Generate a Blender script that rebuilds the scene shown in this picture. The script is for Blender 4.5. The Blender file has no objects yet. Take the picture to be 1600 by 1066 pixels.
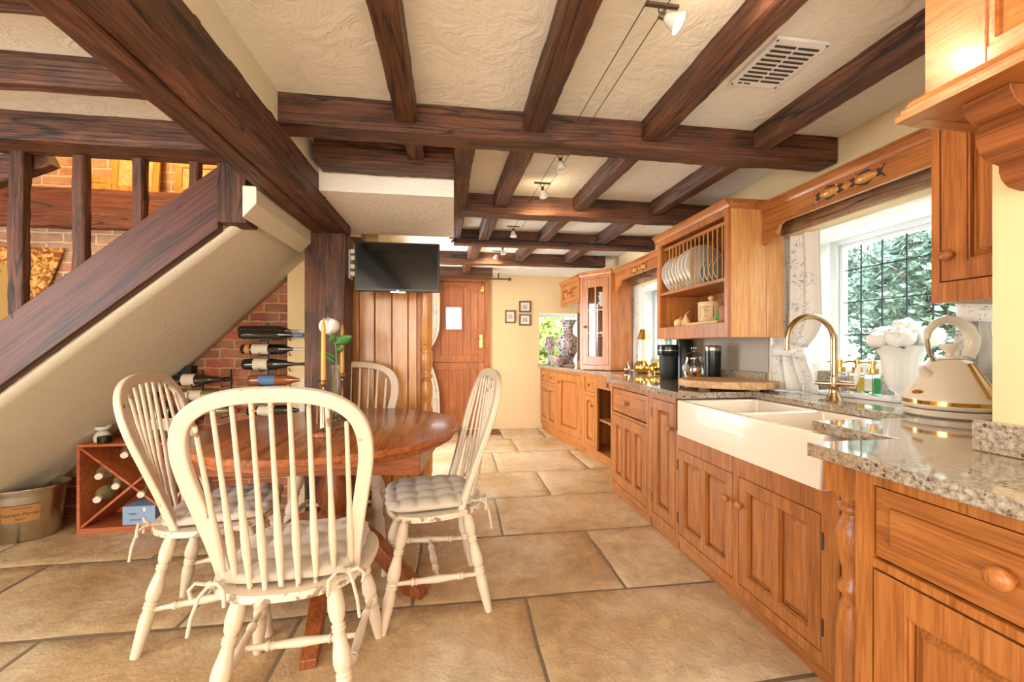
import bpy, bmesh, math, random
from math import sin, cos, pi, radians, sqrt, atan2
from mathutils import Vector, Matrix, noise
random.seed(7)
C = bpy.context.scene.collection
SC = bpy.context.scene

# ------------------------------------------------------------------ camera
cd = bpy.data.cameras.new('camera'); cam = bpy.data.objects.new('camera', cd); C.objects.link(cam)
cd.sensor_width = 36; cd.lens = 14.4; cd.shift_y = 0.005; cd.clip_start = 0.03; cd.clip_end = 200
cam.location = (0, 0, 1.19); cam.rotation_euler = (pi/2, 0, -math.atan(91/640))
SC.camera = cam
SC.view_settings.view_transform = 'Standard'
SC.view_settings.look = 'None'
SC.view_settings.gamma = 1
SC.view_settings.use_curve_mapping = False
SC.view_settings.exposure = 0.22

# ------------------------------------------------------------------ world and lights
w = bpy.data.worlds.new('world'); SC.world = w; w.use_nodes = True
nt = w.node_tree; nt.nodes.clear()
wo = nt.nodes.new('ShaderNodeOutputWorld'); bg = nt.nodes.new('ShaderNodeBackground')
tc = nt.nodes.new('ShaderNodeTexCoord'); sx = nt.nodes.new('ShaderNodeSeparateXYZ'); cr = nt.nodes.new('ShaderNodeValToRGB')
cr.color_ramp.elements[0].position = 0.45; cr.color_ramp.elements[0].color = (1, 1, 0.98, 1)
cr.color_ramp.elements[1].position = 0.9; cr.color_ramp.elements[1].color = (0.55, 0.75, 1, 1)
nt.links.new(tc.outputs['Generated'], sx.inputs[0]); nt.links.new(sx.outputs['Z'], cr.inputs[0])
nt.links.new(cr.outputs[0], bg.inputs[0]); bg.inputs[1].default_value = 3.6
nt.links.new(bg.outputs[0], wo.inputs[0])

def light(name, kind, loc, energy, color, size=0.1, size_y=None, target=None, spot=None, blend=0.4, parent=None):
    l = bpy.data.lights.new(name, kind); o = bpy.data.objects.new(name, l); C.objects.link(o)
    l.energy = energy; l.color = color; o.location = loc
    if kind == 'AREA':
        l.size = size
        if size_y: l.shape = 'RECTANGLE'; l.size_y = size_y
    elif kind == 'SUN': l.angle = size
    else: l.shadow_soft_size = size
    if kind == 'SPOT': l.spot_size = radians(spot or 90); l.spot_blend = blend
    if target is not None:
        o.rotation_euler = (Vector(target)-Vector(loc)).to_track_quat('-Z', 'Y').to_euler()
    return o
DAY = (0.86, 0.93, 1.0); WARM = (1.0, 0.74, 0.42); CREAM = (1.0, 0.88, 0.72)
light('sun', 'SUN', (-5, -5, 9), 7.0, (1, 0.95, 0.86), 0.02, target=(2, 1.5, 0))
light('daylight_window_sink', 'AREA', (3.3, 1.9, 2.75), 240, DAY, 1.6, 1.2, target=(1.6, 1.6, 1.0))
light('daylight_window_middle', 'AREA', (3.3, 3.9, 2.75), 180, DAY, 1.6, 1.2, target=(1.5, 3.7, 1.0))
light('daylight_window_far', 'AREA', (1.54, 7.2, 2.5), 80, DAY, .9, .9, target=(1.5, 5.5, 1.0))
light('daylight_garden_door', 'AREA', (-1.0, 4.5, 1.04), 88, DAY, 1.0, 1.75, target=(1.2, 4.2, 0.4))
light('back_fill_light', 'AREA', (-0.6, -2.7, 1.35), 100, (1, 0.88, 0.74), 3.2, 1.7, target=(-0.3, 2.5, 2.2))  # unseen fill lamp added behind the camera to lift the room and ceiling
light('daylight_side_window', 'AREA', (-3.85, -0.6, 1.3), 90, DAY, 1.9, 1.4, target=(0, 1.8, 1.7))
light('stairwell_lamp', 'POINT', (-2.2, 2.75, 3.0), 45, (1, 0.66, 0.28), 0.12)
light('ceiling_downlight', 'AREA', (0.7, 0.2, 2.19), 10, (1, .95, .88), 0.5, 0.5, target=(0.7, 0.9, 0))

# ------------------------------------------------------------------ materials
def srgb(r, g, b):
    f = lambda c: (c/255/12.92) if c/255 <= .04045 else ((c/255+.055)/1.055)**2.4
    return (f(r), f(g), f(b), 1)
def newmat(name):
    m = bpy.data.materials.new(name); m.use_nodes = True
    return m, m.node_tree, m.node_tree.nodes['Principled BSDF']
TILT = 0
def coords(nt, scale=(1, 1, 1), rot=(0, 0, 0), rnd=True):
    tc = nt.nodes.new('ShaderNodeTexCoord'); mp = nt.nodes.new('ShaderNodeMapping')
    if TILT:
        vr = nt.nodes.new('ShaderNodeVectorRotate'); vr.rotation_type = 'Y_AXIS'; vr.inputs['Angle'].default_value = TILT; nt.links.new(tc.outputs['Object'], vr.inputs[0]); nt.links.new(vr.outputs[0], mp.inputs[0])
        mp.inputs['Scale'].default_value = scale; return mp.outputs[0]
    mp.inputs['Scale'].default_value = scale; mp.inputs['Rotation'].default_value = rot
    if rnd:
        oi = nt.nodes.new('ShaderNodeObjectInfo'); mu = nt.nodes.new('ShaderNodeMath'); mu.operation = 'MULTIPLY'; mu.inputs[1].default_value = 37.0
        va = nt.nodes.new('ShaderNodeVectorMath'); va.operation = 'ADD'
        nt.links.new(oi.outputs['Random'], mu.inputs[0]); nt.links.new(tc.outputs['Object'], va.inputs[0]); nt.links.new(mu.outputs[0], va.inputs[1])
        nt.links.new(va.outputs[0], mp.inputs[0])
    else: nt.links.new(tc.outputs['Object'], mp.inputs[0])
    return mp.outputs[0]
def noi(nt, vec, scale, detail=4, dist=0, rough=.5):
    n = nt.nodes.new('ShaderNodeTexNoise'); n.inputs['Scale'].default_value = scale; n.inputs['Detail'].default_value = detail
    n.inputs['Distortion'].default_value = dist; n.inputs['Roughness'].default_value = rough
    nt.links.new(vec, n.inputs['Vector']); return n.outputs['Fac']
def ramp(nt, fac, stops):
    r = nt.nodes.new('ShaderNodeValToRGB'); e = r.color_ramp.elements
    e[0].position, e[0].color = stops[0]; e[1].position, e[1].color = stops[-1]
    for p, c in stops[1:-1]:
        x = e.new(p); x.color = c
    nt.links.new(fac, r.inputs[0]); return r.outputs[0]
def mix(nt, fac, a, b, mode='MIX'):
    m = nt.nodes.new('ShaderNodeMix'); m.data_type = 'RGBA'; m.blend_type = mode
    for s, v in ((0, fac), (6, a), (7, b)):
        if isinstance(v, bpy.types.NodeSocket): nt.links.new(v, m.inputs[s])
        else: m.inputs[s].default_value = v
    return m.outputs[2]
def bump(nt, h, bs, strength, dist=.01, normal=None):
    b = nt.nodes.new('ShaderNodeBump'); b.inputs['Strength'].default_value = strength; b.inputs['Distance'].default_value = dist
    nt.links.new(h, b.inputs['Height'])
    if normal is not None: nt.links.new(normal, b.inputs['Normal'])
    nt.links.new(b.outputs[0], bs.inputs['Normal']); return b.outputs[0]
def plain(name, col, rough=.5, metal=0, **kw):
    m, nt, b = newmat(name); b.inputs['Base Color'].default_value = col; b.inputs['Roughness'].default_value = rough; b.inputs['Metallic'].default_value = metal
    for k, v in kw.items(): b.inputs[k.replace('_', ' ')].default_value = v
    v = coords(nt); f = noi(nt, v, 30, 3)
    nt.links.new(mix(nt, f, tuple(c*.93 for c in col[:3])+(1,), col), b.inputs['Base Color'])
    return m
def wood(name, dark, mid, light_, axis, rough=.38, s=1.5, bstr=.25, coat=.0):
    m, nt, b = newmat(name)
    sc = [22*s, 22*s, 22*s]; sc[axis] = 1.3*s
    v = coords(nt, tuple(sc))
    f1 = noi(nt, v, 1.0, 5, 0.6, .6)
    sc2 = [120*s, 120*s, 120*s]; sc2[axis] = 5*s
    v2 = coords(nt, tuple(sc2)); f2 = noi(nt, v2, 1.0, 2)
    v3 = coords(nt, (2.5, 2.5, 2.5)); f3 = noi(nt, v3, 1.0, 2)
    c = ramp(nt, f1, [(.3, dark), (.5, mid), (.72, light_)])
    c = mix(nt, .35, c, ramp(nt, f2, [(.35, dark), (.62, light_)]), 'MIX')
    c = mix(nt, .5, c, ramp(nt, f3, [(.3, (.8, .77, .74, 1)), (.7, (1.08, 1.07, 1.06, 1))]), 'MULTIPLY')
    nt.links.new(c, b.inputs['Base Color'])
    b.inputs['Roughness'].default_value = rough; b.inputs['Coat Weight'].default_value = coat; b.inputs['Coat Roughness'].default_value = .15
    bump(nt, f2, b, bstr, .002)
    return m
OD, OM, OL = srgb(128, 70, 28), srgb(172, 102, 44), srgb(198, 130, 66)
MT = {}
MT['oakz'] = wood('oak_upright_grain', OD, OM, OL, 2, coat=.15)
MT['oaky'] = wood('oak_lengthwise_grain', OD, OM, OL, 1, coat=.15)
MT['oakx'] = wood('oak_crosswise_grain', OD, OM, OL, 0, coat=.15)
MT['corbel'] = wood('dark_corbel_oak', srgb(96, 48, 20), srgb(140, 78, 36), srgb(172, 104, 54), 1, coat=.2)
MT['goldoak'] = wood('golden_oak', srgb(164, 98, 38), srgb(208, 142, 68), srgb(228, 172, 98), 2, rough=.28, coat=.3)
MT['paleoak'] = wood('pale_oak', srgb(186, 118, 58), srgb(214, 152, 88), srgb(232, 182, 120), 2, coat=.1)
MT['table'] = wood('table_oak', srgb(104, 48, 20), srgb(160, 88, 46), srgb(196, 122, 72), 1, rough=.24, s=.9, coat=.3, bstr=.06)
MT['tablerim'] = wood('table_rim_oak', srgb(96, 46, 20), srgb(146, 80, 42), srgb(180, 110, 64), 0, rough=.3, s=.7, bstr=.04)
MT['tablex'] = wood('table_leg_oak', srgb(86, 38, 16), srgb(138, 72, 34), srgb(176, 104, 58), 2, rough=.35)
MT['reddoor'] = wood('door_wood', srgb(118, 60, 24), srgb(166, 92, 40), srgb(194, 120, 62), 2, rough=.4)
def oldwood(name, axis, a=srgb(24, 13, 9), b_=srgb(78, 44, 28), c_=srgb(146, 98, 72)):
    m, nt, b = newmat(name)
    sc = [11, 11, 11]; sc[axis] = 2.2
    v = coords(nt, tuple(sc)); f1 = noi(nt, v, 1.0, 9, .9, .7)
    v3 = coords(nt, (3, 3, 3)); f3 = noi(nt, v3, 1.0, 4)
    sc2 = [70, 70, 70]; sc2[axis] = 3
    v2 = coords(nt, tuple(sc2)); f2 = noi(nt, v2, 1.0, 4)
    c = ramp(nt, f1, [(.28, a), (.5, b_), (.75, c_)])
    c = mix(nt, .6, c, ramp(nt, f3, [(.3, (.45, .4, .38, 1)), (.7, (1.3, 1.25, 1.2, 1))]), 'MULTIPLY')
    c = mix(nt, .3, c, ramp(nt, f2, [(.4, a), (.7, c_)]))
    fo = noi(nt, coords(nt, (4.5, 4.5, 4.5)), 1.0, 5, .6, .65)
    c = mix(nt, ramp(nt, fo, [(.46, (0, 0, 0, 1)), (.62, (.6, .6, .6, 1))]), c, mix(nt, f1, srgb(62, 32, 18), srgb(136, 80, 48)))
    # long drying cracks
    sc4 = [9, 9, 9]; sc4[axis] = .55
    v4 = coords(nt, tuple(sc4)); f4 = noi(nt, v4, 1.0, 2, .8)
    crk = ramp(nt, f4, [(.485, (0, 0, 0, 1)), (.497, (1, 1, 1, 1)), (.503, (1, 1, 1, 1)), (.515, (0, 0, 0, 1))])
    c = mix(nt, crk, c, (.012, .006, .004, 1))
    nt.links.new(c, b.inputs['Base Color']); b.inputs['Roughness'].default_value = .5
    ad = nt.nodes.new('ShaderNodeMath'); ad.operation = 'ADD'; nt.links.new(f1, ad.inputs[0]); nt.links.new(f2, ad.inputs[1])
    bump(nt, ad.outputs[0], b, 1.0, .012)
    return m
MT['oldx'] = oldwood('old_timber_cross', 0); MT['oldy'] = oldwood('old_timber_long', 1); MT['oldz'] = oldwood('old_timber_upright', 2)
MT['redbeam'] = oldwood('red_brown_timber', 0, srgb(60, 28, 16), srgb(122, 66, 42), srgb(164, 104, 72))
MT['lintel'] = oldwood('lintel_timber', 1, srgb(130, 92, 58), srgb(176, 138, 98), srgb(206, 174, 134))
def plaster(name, col, col2, bs=.55, scale=9):
    m, nt, b = newmat(name); v = coords(nt, (1, 1, 1), rnd=False)
    f = noi(nt, v, scale, 8, 1.5, .62); f2 = noi(nt, v, 1.3, 2)
    nt.links.new(mix(nt, f2, col, col2), b.inputs['Base Color']); b.inputs['Roughness'].default_value = .8
    bump(nt, f, b, bs, .02); return m
MT['ceil'] = plaster('ceiling_plaster', srgb(232, 228, 216), srgb(240, 238, 230), .6)
MT['wall'] = plaster('cream_wall_plaster', srgb(216, 188, 140), srgb(224, 200, 156), .22, 5)
MT['soffit'] = plaster('soffit_plaster', srgb(214, 206, 184), srgb(226, 220, 202), .25, 5)
MT['white'] = plaster('white_reveal_paint', srgb(232, 234, 232), srgb(240, 242, 240), .2, 8)
def bricks(name, c1, c2, mort, whiten=0):
    m, nt, b = newmat(name)
    tc = nt.nodes.new('ShaderNodeTexCoord'); mp = nt.nodes.new('ShaderNodeMapping'); mp.inputs['Rotation'].default_value = (pi/2, 0, 0)
    nt.links.new(tc.outputs['Object'], mp.inputs[0])
    nz = nt.nodes.new('ShaderNodeTexNoise'); nz.inputs['Scale'].default_value = 11; nt.links.new(mp.outputs[0], nz.inputs['Vector'])
    ad = nt.nodes.new('ShaderNodeVectorMath'); ad.operation = 'MULTIPLY_ADD'; ad.inputs[1].default_value = (.022, .022, .022)
    nt.links.new(nz.outputs['Color'], ad.inputs[0]); nt.links.new(mp.outputs[0], ad.inputs[2])
    br = nt.nodes.new('ShaderNodeTexBrick'); nt.links.new(ad.outputs[0], br.inputs['Vector'])
    br.inputs['Scale'].default_value = 1; br.inputs['Brick Width'].default_value = .2; br.inputs['Row Height'].default_value = .068
    br.inputs['Mortar Size'].default_value = .008; br.inputs['Mortar Smooth'].default_value = .25; br.inputs['Bias'].default_value = 0
    br.inputs['Color1'].default_value = c1; br.inputs['Color2'].default_value = c2; br.inputs['Mortar'].default_value = mort
    v = coords(nt, (1, 1, 1), rnd=False); f = noi(nt, v, 24, 6, 0, .7); f2 = noi(nt, v, 5, 3)
    c = mix(nt, .7, br.outputs['Color'], ramp(nt, f, [(.3, (.42, .36, .32, 1)), (.65, (1.35, 1.25, 1.1, 1))]), 'MULTIPLY')
    c = mix(nt, ramp(nt, f2, [(.42, (whiten*.4,)*3+(1,)), (.62, (whiten,)*3+(1,))]), c, srgb(196, 178, 150))
    nt.links.new(c, b.inputs['Base Color']); b.inputs['Roughness'].default_value = .85
    inv = nt.nodes.new('ShaderNodeMath'); inv.operation = 'SUBTRACT'; inv.inputs[0].default_value = 1; nt.links.new(br.outputs['Fac'], inv.inputs[1])
    ad2 = nt.nodes.new('ShaderNodeMath'); ad2.operation = 'MULTIPLY_ADD'; ad2.inputs[1].default_value = .5; nt.links.new(f, ad2.inputs[0]); nt.links.new(inv.outputs[0], ad2.inputs[2])
    bump(nt, ad2.outputs[0], b, 1, .012); return m
MT['brick'] = bricks('red_brick', srgb(176, 78, 40), srgb(120, 52, 34), srgb(176, 136, 92), .25)
MT['brickpale'] = bricks('pale_brick', srgb(172, 96, 62), srgb(140, 92, 70), srgb(206, 192, 168), .6)
def stone():
    m, nt, b = newmat('flagstone'); v = coords(nt, (1, 1, 1), rnd=False)
    f1 = noi(nt, v, 1.6, 3, .5); f2 = noi(nt, v, 11, 9, .15, .68); f3 = noi(nt, v, 70, 3); f4 = noi(nt, v, 3, 6, .6)
    c = ramp(nt, f1, [(.35, srgb(190, 157, 114)), (.52, srgb(206, 180, 142)), (.7, srgb(214, 198, 170))])
    c = mix(nt, .7, c, ramp(nt, f2, [(.3, (.62, .56, .48, 1)), (.6, (1.08, 1.06, 1.02, 1))]), 'MULTIPLY')
    c = mix(nt, .5, c, ramp(nt, f4, [(.35, (.8, .72, .62, 1)), (.6, (1.05, 1.04, 1.02, 1))]), 'MULTIPLY')
    nt.links.new(c, b.inputs['Base Color'])
    nt.links.new(ramp(nt, f2, [(.3, (.42,)*3+(1,)), (.66, (.09,)*3+(1,))]), b.inputs['Roughness'])
    m1 = nt.nodes.new('ShaderNodeMath'); m1.operation = 'MULTIPLY_ADD'; m1.inputs[1].default_value = .18
    nt.links.new(f3, m1.inputs[0]); nt.links.new(f2, m1.inputs[2])
    bump(nt, m1.outputs[0], b, .62, .016); return m
MT['stone'] = stone(); MT['grout'] = plain('grout', srgb(128, 110, 88), .9)
def granite():
    m, nt, b = newmat('granite'); v = coords(nt, (1, 1, 1), rnd=False)
    vo = nt.nodes.new('ShaderNodeTexVoronoi'); vo.inputs['Scale'].default_value = 130; nt.links.new(v, vo.inputs['Vector'])
    f = noi(nt, v, 85, 6, 0, .75); f2 = noi(nt, v, 4, 4, 1.0)
    c = ramp(nt, f, [(.34, srgb(74, 66, 60)), (.45, srgb(142, 128, 110)), (.56, srgb(176, 166, 148)), (.7, srgb(198, 192, 180))])
    c = mix(nt, ramp(nt, f2, [(.4, (0, 0, 0, 1)), (.62, (.65, .65, .65, 1))]), c, srgb(150, 118, 84))
    c = mix(nt, ramp(nt, vo.outputs['Color'], [(.10, (.85,)*3+(1,)), (.2, (0, 0, 0, 1))]), c, srgb(46, 38, 36))
    nt.links.new(c, b.inputs['Base Color']); b.inputs['Roughness'].default_value = .07; b.inputs['Specular IOR Level'].default_value = 1.0; b.inputs['Coat Weight'].default_value = .6; b.inputs['Coat Roughness'].default_value = .04
    return m
MT['granite'] = granite()
def paintwood(name='worn_cream_paint', th=.72):
    m, nt, b = newmat(name); v = coords(nt, (1, 1, 1))
    g = nt.nodes.new('ShaderNodeNewGeometry'); f = noi(nt, v, 26, 5); f2 = noi(nt, v, 5, 2)
    base = mix(nt, f2, srgb(208, 188, 160), srgb(224, 208, 186))
    ad = nt.nodes.new('ShaderNodeMath'); ad.operation = 'MULTIPLY_ADD'; ad.inputs[1].default_value = .22; nt.links.new(f, ad.inputs[0]); nt.links.new(g.outputs['Pointiness'], ad.inputs[2])
    worn = ramp(nt, ad.outputs[0], [(th, (0, 0, 0, 1)), (th+.015, (.8, .8, .8, 1))])
    sp = ramp(nt, f, [(.74, (0, 0, 0, 1)), (.77, (.6, .6, .6, 1))])
    c = mix(nt, worn, base, srgb(104, 74, 50)); c = mix(nt, sp, c, srgb(130, 100, 72))
    nt.links.new(c, b.inputs['Base Color']); b.inputs['Roughness'].default_value = .42
    return m
MT['paint'] = paintwood(); MT['paintedge'] = paintwood('edge_worn_cream_paint', .688)
def fabric(name, col, col2, pattern=None, scale=38):
    m, nt, b = newmat(name); v = coords(nt, (1, 1, 1))
    f = noi(nt, v, 300, 2); f2 = noi(nt, v, 3, 2); c = mix(nt, f2, col, col2)
    if pattern:
        f3 = noi(nt, v, scale, 3, 3.0, .5); f5 = noi(nt, v, 11, 2)
        pk = nt.nodes.new('ShaderNodeMath'); pk.operation = 'MULTIPLY'
        nt.links.new(ramp(nt, f3, [(.55, (0, 0, 0, 1)), (.6, (1, 1, 1, 1))]), pk.inputs[0]); nt.links.new(ramp(nt, f5, [(.5, (0, 0, 0, 1)), (.56, (.8, .8, .8, 1))]), pk.inputs[1])
        c = mix(nt, pk.outputs[0], c, pattern)
    nt.links.new(c, b.inputs['Base Color']); b.inputs['Roughness'].default_value = .9; b.inputs['Sheen Weight'].default_value = .3
    bump(nt, f, b, .2, .002); return m
MT['curtain'] = fabric('sprigged_curtain', srgb(224, 218, 206), srgb(236, 230, 220), srgb(120, 132, 150))
MT['cushion'] = fabric('grey_cushion', srgb(186, 172, 152), srgb(204, 192, 174))
MT['ceramic'] = plain('white_ceramic', srgb(236, 232, 222), .12, 0, Coat_Weight=.6)
MT['sink'] = plain('fireclay', srgb(240, 226, 204), .14, 0, Coat_Weight=.5)
MT['upvc'] = plain('white_window_frame', srgb(238, 240, 242), .3)
MT['lead'] = plain('lead_came', srgb(70, 72, 78), .5, .5)
MT['black'] = plain('black_plastic', srgb(16, 15, 15), .28)
MT['matt_black'] = plain('matt_black', srgb(22, 21, 21), .6)
MT['screen'] = plain('tv_glass', srgb(14, 12, 11), .09)
MT['brass'] = plain('brass', srgb(212, 168, 92), .22, 1)
MT['bronze'] = plain('brushed_brass', srgb(196, 168, 128), .24, 1)
MT['steel'] = plain('brushed_steel', srgb(196, 186, 168), .25, 1)
MT['iron'] = plain('grey_metal', srgb(110, 96, 84), .45, .8)
MT['gold'] = plain('gold_glaze', srgb(230, 186, 92), .12, 1)
MT['kettle'] = plain('cream_enamel', srgb(222, 208, 184), .3, 0, Coat_Weight=.3)
MT['wax'] = plain('gold_wax', srgb(222, 166, 66), .35)
MT['rose'] = plain('white_petals', srgb(240, 238, 230), .6)
MT['leaf'] = plain('leaf_green', srgb(70, 122, 44), .5)
MT['stem'] = plain('stem_green', srgb(132, 150, 78), .6)
MT['stoneware'] = plain('stoneware', srgb(222, 184, 128), .4)
MT['brownprint'] = plain('brown_print', srgb(84, 52, 34), .5)
MT['cream'] = plain('cream_plastic', srgb(226, 220, 204), .45)
MT['label'] = plain('paper_label', srgb(226, 216, 194), .6)
MT['labelo'] = plain('orange_label', srgb(206, 140, 62), .5)
MT['labelb'] = plain('blue_label', srgb(92, 132, 178), .5)
MT['labelr'] = plain('red_label', srgb(176, 40, 36), .5)
MT['paperblue'] = plain('blue_carton', srgb(140, 160, 188), .6)
MT['crate'] = wood('crate_wood', srgb(132, 60, 26), srgb(178, 92, 48), srgb(206, 122, 72), 0, rough=.5)
MT['board'] = wood('chopping_board_wood', srgb(172, 120, 72), srgb(212, 166, 112), srgb(232, 196, 148), 1, rough=.55)
MT['kraft'] = plain('fired_clay', srgb(180, 112, 72), .5)
MT['black_glaze'] = plain('dark_bottle_glass', srgb(14, 16, 10), .06, 0, Coat_Weight=1)
MT['olive'] = plain('green_bottle_glass', srgb(128, 120, 76), .1, 0, Coat_Weight=1)
MT['rosebottle'] = plain('amber_bottle', srgb(150, 84, 44), .08, 0, Coat_Weight=1)
MT['paleolive'] = plain('pale_olive_glass', srgb(158, 146, 104), .1, 0, Coat_Weight=1)
MT['foil'] = plain('bottle_foil', srgb(200, 196, 180), .4, .5)
MT['slots'] = plain('dark_slot', srgb(60, 52, 44), .8)
MT['plate'] = plain('glazed_plate', srgb(184, 174, 158), .15, 0, Coat_Weight=.5)
MT['plategrey'] = plain('grey_glazed_plate', srgb(112, 110, 100), .15, 0, Coat_Weight=.5)
MT['soap_pink'] = plain('pink_soap', srgb(206, 176, 186), .2); MT['soap_green'] = plain('green_soap', srgb(40, 168, 92), .2); MT['soap_yellow'] = plain('yellow_soap', srgb(220, 180, 60), .2)
MT['splash'] = plain('taupe_splash', srgb(158, 142, 122), .5)
MT['mat'] = plain('brown_mat', srgb(110, 74, 50), .95)
MT['pumpkin'] = MT['gold']
MT['fence'] = plain('pinkish_panel', srgb(196, 150, 140), .8)
def emis(name, col, st):
    m, nt, b = newmat(name); b.inputs['Base Color'].default_value = col; b.inputs['Emission Color'].default_value = col; b.inputs['Emission Strength'].default_value = st; return m
MT['bulb'] = emis('lit_bulb', (1, .80, .48, 1), 30)
def glass(name, tint=(1, 1, 1, 1), refl=.12, rough=.02):
    m, nt, b = newmat(name); out = nt.nodes['Material Output']
    t = nt.nodes.new('ShaderNodeBsdfTransparent'); t.inputs[0].default_value = tint
    g = nt.nodes.new('ShaderNodeBsdfGlossy'); g.inputs['Roughness'].default_value = rough
    lw = nt.nodes.new('ShaderNodeLayerWeight'); lw.inputs['Blend'].default_value = .3
    ma = nt.nodes.new('ShaderNodeMath'); ma.operation = 'MULTIPLY_ADD'; ma.inputs[1].default_value = .6; ma.inputs[2].default_value = refl*.4
    nt.links.new(lw.outputs['Fresnel'], ma.inputs[0])
    mx = nt.nodes.new('ShaderNodeMixShader'); ma.inputs[1].default_value = .35; nt.links.new(ma.outputs[0], mx.inputs[0]); nt.links.new(t.outputs[0], mx.inputs[1]); nt.links.new(g.outputs[0], mx.inputs[2])
    nt.links.new(mx.outputs[0], out.inputs['Surface']); return m
MT['glass'] = glass('window_glass', (.96, .98, .99, 1), .05); MT['jarglass'] = glass('jar_glass', (.9, .92, .9, 1), .2)
def pottery(name, base, dark, acc, scale):
    m, nt, b = newmat(name); v = coords(nt, (1, 1, 1))
    f = noi(nt, v, scale, 3, 2.2); f2 = noi(nt, v, scale*.6, 2, 1)
    c = mix(nt, ramp(nt, f, [(.47, (0, 0, 0, 1)), (.52, (1, 1, 1, 1))]), base, dark)
    c = mix(nt, ramp(nt, f2, [(.56, (0, 0, 0, 1)), (.6, (.9, .9, .9, 1))]), c, acc)
    nt.links.new(c, b.inputs['Base Color']); b.inputs['Roughness'].default_value = .15; b.inputs['Coat Weight'].default_value = .4; return m
MT['vase'] = pottery('painted_vase', srgb(206, 202, 200), srgb(58, 62, 96), srgb(196, 146, 104), 26)
MT['tapestry'] = pottery('woven_tapestry', srgb(190, 152, 84), srgb(136, 78, 42), srgb(214, 178, 104), 22)
MT['tapestry2'] = plain('tapestry_ground', srgb(170, 142, 84), .95)
MT['bowl'] = pottery('painted_bowl', srgb(210, 200, 188), srgb(52, 70, 110), srgb(190, 110, 80), 40)
def foliage(name, a, b_, c_):
    m, nt, b = newmat(name); v = coords(nt, (1, 1, 1)); f = noi(nt, v, 6, 5)
    nt.links.new(ramp(nt, f, [(.35, a), (.5, b_), (.68, c_)]), b.inputs['Base Color']); b.inputs['Roughness'].default_value = .6; b.inputs['Subsurface Weight'].default_value = .0; return m
MT['treeleaf'] = foliage('tree_leaves', srgb(52, 80, 68), srgb(100, 130, 110), srgb(168, 194, 168))
MT['shrub'] = foliage('shrub_leaves', srgb(110, 140, 60), srgb(170, 190, 96), srgb(220, 226, 150))
MT['grass'] = foliage('lawn_grass', srgb(150, 180, 110), srgb(170, 200, 120), srgb(196, 214, 150))
MT['bark'] = plain('bark', srgb(90, 72, 56), .9)
MT['paving'] = plain('pale_paving', srgb(226, 220, 208), .8)

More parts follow.
